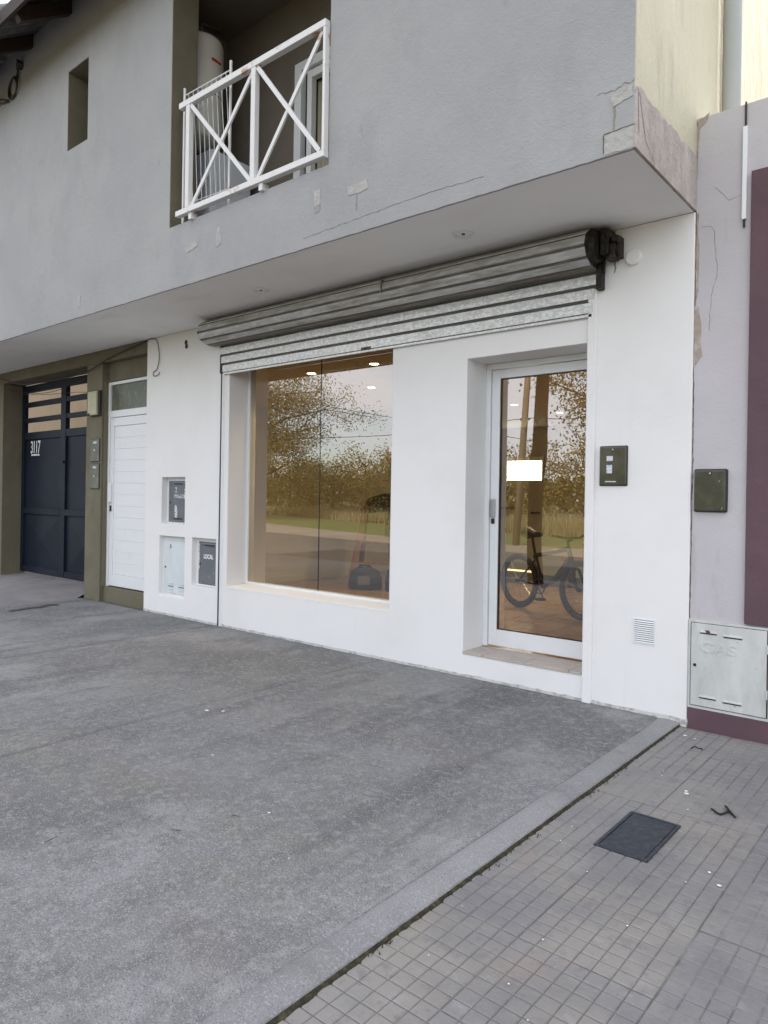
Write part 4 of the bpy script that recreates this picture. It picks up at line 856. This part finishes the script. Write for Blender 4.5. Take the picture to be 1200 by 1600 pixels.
# ================================================================== ACROSS THE ROAD (seen mirrored in the glass)
def tree(name, label, cat, loc, H, rad, zc0, nl, ls, lm, tr, seed, group=None, limbs=9, lean=0, sg=.34, trunkm=bark):
    rnd_ = random.Random(seed); t = thing(name, label, cat, group, loc)
    b = B(); top = H*.72
    tpts = [(lean*z*.5 + .06*math.sin(z*1.3+seed), .06*math.cos(z+seed), z) for z in [H*k/8*.9 for k in range(9)]]
    b.tube([(x, y, z-.1) for x, y, z in tpts], [tr*(1.15-k*.115) for k in range(9)], 8)
    tips = []
    for k in range(limbs):
        q = k/limbs; z0 = zc0*.75+(H*.85-zc0*.75)*q; a = k*2.4+rnd_.random(); L_ = rad*(1.0-.35*abs(q-.4))*rnd_.uniform(.75, 1.1)
        i_ = min(8, z0/(H*.9)*8); base = Vector(tpts[int(i_)]); base.z = z0
        mid = base+Vector((math.cos(a)*L_*.5, math.sin(a)*L_*.5, L_*.28)); end = base+Vector((math.cos(a)*L_, math.sin(a)*L_, L_*rnd_.uniform(.25, .7)))
        b.tube([base, mid, end], [tr*.42, tr*.25, tr*.08], 5)
        for m_ in range(10):
            s0 = base.lerp(end, rnd_.uniform(.35, 1)); e = s0+Vector((rnd_.gauss(0, 1), rnd_.gauss(0, 1), rnd_.gauss(.25, .8)))*rad*.28
            b.tube([s0, e], [tr*.10, tr*.04], 4, caps=False); tips += [e, s0.lerp(e, .6)]
        tips.append(end)
    for k in range(6): tips.append(Vector((rnd_.gauss(0, rad*.25), rnd_.gauss(0, rad*.25), H-rad*.25*rnd_.random())))
    b.make('trunk', trunkm, t, smooth=True)
    lb = B(); V, F = lb.v, lb.f
    for k in range(nl):
        c = rnd_.choice(tips); s_ = sg*rad*.5
        p = Vector((c.x+rnd_.gauss(0, s_), c.y+rnd_.gauss(0, s_), max(zc0*.55, c.z+rnd_.gauss(0, s_*.8))))
        u = Vector((rnd_.gauss(0, 1), rnd_.gauss(0, 1), rnd_.gauss(0, 1))).normalized()*ls*rnd_.uniform(.6, 1.3); v_ = u.cross(Vector((rnd_.gauss(0, 1), rnd_.gauss(0, 1), rnd_.gauss(0, 1)))).normalized()*ls*.5
        n = len(V); V += [tuple(p-u), tuple(p+v_), tuple(p+u), tuple(p-v_)]; F.append((n, n+1, n+2, n+3))
    lb.make('crown', lm, t, fixn=False)
    return t
G = -.2
tree('field_tree', 'large spreading leafy tree across the road mirrored in the display window', 'tree', (-37.9, -25.5, G), 10.4, 5.9, 1.6, 60000, .075, leaf_a, .26, 2, limbs=20, sg=.17)
tree('field_tree', 'golden leafed tree across the road mirrored at the right of the glass door', 'tree', (-9.9, -21.5, G), 9.2, 3.2, 2.2, 17000, .075, leaf_b, .18, 5, limbs=13, sg=.25)
rnd = random.Random(9); k_ = 0
places = [(-62, 5.2), (-58, 4.6), (-55, 5.0), (-51, 4.4), (-48, 4.2), (-45.5, 3.9), (-43.2, 3.8), (-40.6, 4.6), (-38, 4.3), (-35.2, 4.1), (-32, 4.4), (-27.3, 3.8), (-26, 3.2), (-23.2, 4.3), (-20.5, 4.6), (-18, 4.2), (-15, 4.4), (-11, 4.8), (-6, 4.6), (0, 5)]
for x, h in places:
    k_ += 1; gold = k_ in (8, 9, 10, 14, 15)
    place = 'left beyond the large tree' if x < -52 else 'behind the large tree' if x < -42 else 'right of the large tree' if x < -30 else 'behind the pale utility pole' if x < -19 else 'behind the golden leafed tree'
    tree('bushy_tree', ('tall ' if h > 4.7 else 'low ' if h < 4.15 else 'middling ') + ('golden' if gold else ('olive green' if k_ % 3 else 'deep green')) + ' bushy tree at the field edge, ' + place, 'tree', (x+rnd.uniform(-.5, .5), -39.5+rnd.uniform(-2, 2) - (3 if x < -50 else 0), -.3), h*1.08+.3, 2.3, .4, 2600, .11, leaf_b if gold else (leaf_a if k_ % 3 else leaf_c), .14, 40+k_, group='bushy trees at the far edge of the field', limbs=9, sg=.42)
# distant wood
b = B()
for k in range(9000):
    x = rnd.uniform(-160, 60); y = -85+rnd.uniform(-6, 6); z = rnd.random()**.7*(4.6+2.2*noise.noise(Vector((x*.06, 0, 0)))+1.2*noise.noise(Vector((x*.3, 0, 0))))
    u = Vector((rnd.gauss(0, 1), rnd.gauss(0, 1), rnd.gauss(0, 1))).normalized()*.55; v_ = u.cross(Vector((rnd.gauss(0, 1), rnd.gauss(0, 1), rnd.gauss(0, 1)))).normalized()*.45; p = Vector((x, y, z))
    b.quad(p-u, p+v_, p+u, p-v_)
b.make('distant_wood', leaf_c, None, fixn=False, kind='stuff')
# tall dry grass
def edge_y(line, x):
    for (xa, ya), (xb_, yb) in zip(line, line[1:]):
        if xa <= x <= xb_: return ya+(yb-ya)*(x-xa)/(xb_-xa)
    return line[0][1] if x < line[0][0] else line[-1][1]
b = B()
for k in range(26000):
    x = rnd.uniform(-58, -3); y = edge_y(green_top, x) - rnd.random()**1.3*11 + rnd.gauss(0, .25)
    h = (.72+.35*noise.noise(Vector((x*.5, y*.5, 0))))*rnd.uniform(.55, 1.15); a = rnd.random()*3.14; w_ = .028
    lx_, ly_ = rnd.gauss(0, .12), rnd.gauss(0, .12)
    b.quad((x-math.cos(a)*w_, y-math.sin(a)*w_, -.34), (x+math.cos(a)*w_, y+math.sin(a)*w_, -.34), (x+lx_, y+ly_, -.3+h))
b.make('tall_dry_grass', drygrass, None, fixn=False, kind='stuff')
# pole, wires, street tree
t = thing('utility_pole', 'pale round utility pole on the far verge mirrored in the glass door', 'utility pole', loc=(-11.62, -15.7, -.25))
B().tube([(0, 0, 0), (.34, 0, 5.6), (.5, 0, 8.2)], [.125, .10, .08], 14).make('pole', polewood, t, smooth=True)
B().box(.10, .42, -.05, .05, 4.13, 4.20).make('bracket', polewood, t)
cable('power_line', 'power line strung to the pole across the road, mirrored in the glass', [(-2, -15.7, 4.3), (-9.0, -15.7, 3.85), (-11.4, -15.65, 3.93), (-15, -15.7, 3.70), (-18.9, -15.7, 3.65), (-27, -15.8, 3.95), (-40, -16, 5.2)], .014)
cable('power_line', 'steeper power line rising to the left, mirrored in the display window', [(-10, -15.7, 3.0), (-16.66, -15.7, 4.25), (-19.06, -15.7, 4.71), (-30, -15.9, 6.9)], .012)
t = thing('street_tree', 'slim street tree trunk by the kerb mirrored dark in the glass door', 'tree', loc=(-5.27, -5.05, -.02))
B().tube([(0, 0, -.05), (-.04, 0, .6), (-.03, 0, 1.5), (-.01, 0, 1.72), (0, 0, 1.95), (.03, 0, 2.1), (.04, 0, 2.7), (.08, 0, 3.5), (.1, 0, 4.4)], [.125, .112, .108, .112, .138, .118, .105, .098, .08], 16).make('trunk', mat('shaded_bark', (.05, .032, .024), .95, layers=[((.08, .055, .042), (22, 22, 4), .45, .62, 5, .8)], bump=[((30, 30, 8), .02, 4)]), t, smooth=True)  # darker copy of the bark: the trunk's backlit shade is put into its colour
b = B(); lbm = B(); rnd = random.Random(77)
for k in range(7):
    a = k*.95; e = Vector((.1+math.cos(a)*1.3, math.sin(a)*1.3, 5.6+.3*math.sin(k*2))); b.tube([(.1, 0, 4.3), (.1+math.cos(a)*.5, math.sin(a)*.5, 5.0), e], [.05, .03, .012], 6)
    for m_ in range(130):
        p = e.lerp(Vector((.1, 0, 4.9)), rnd.random()*.5)+Vector((rnd.gauss(0, .28), rnd.gauss(0, .28), rnd.gauss(0, .22))); u = Vector((rnd.gauss(0, 1), rnd.gauss(0, 1), rnd.gauss(0, 1))).normalized()*.06; v_ = u.cross(Vector((rnd.gauss(0, 1), 1, rnd.gauss(0, 1)))).normalized()*.035
        lbm.quad(p-u, p+v_, p+u, p-v_)
b.make('branches', bark, t); lbm.make('crown', leaf_c, t, fixn=False)
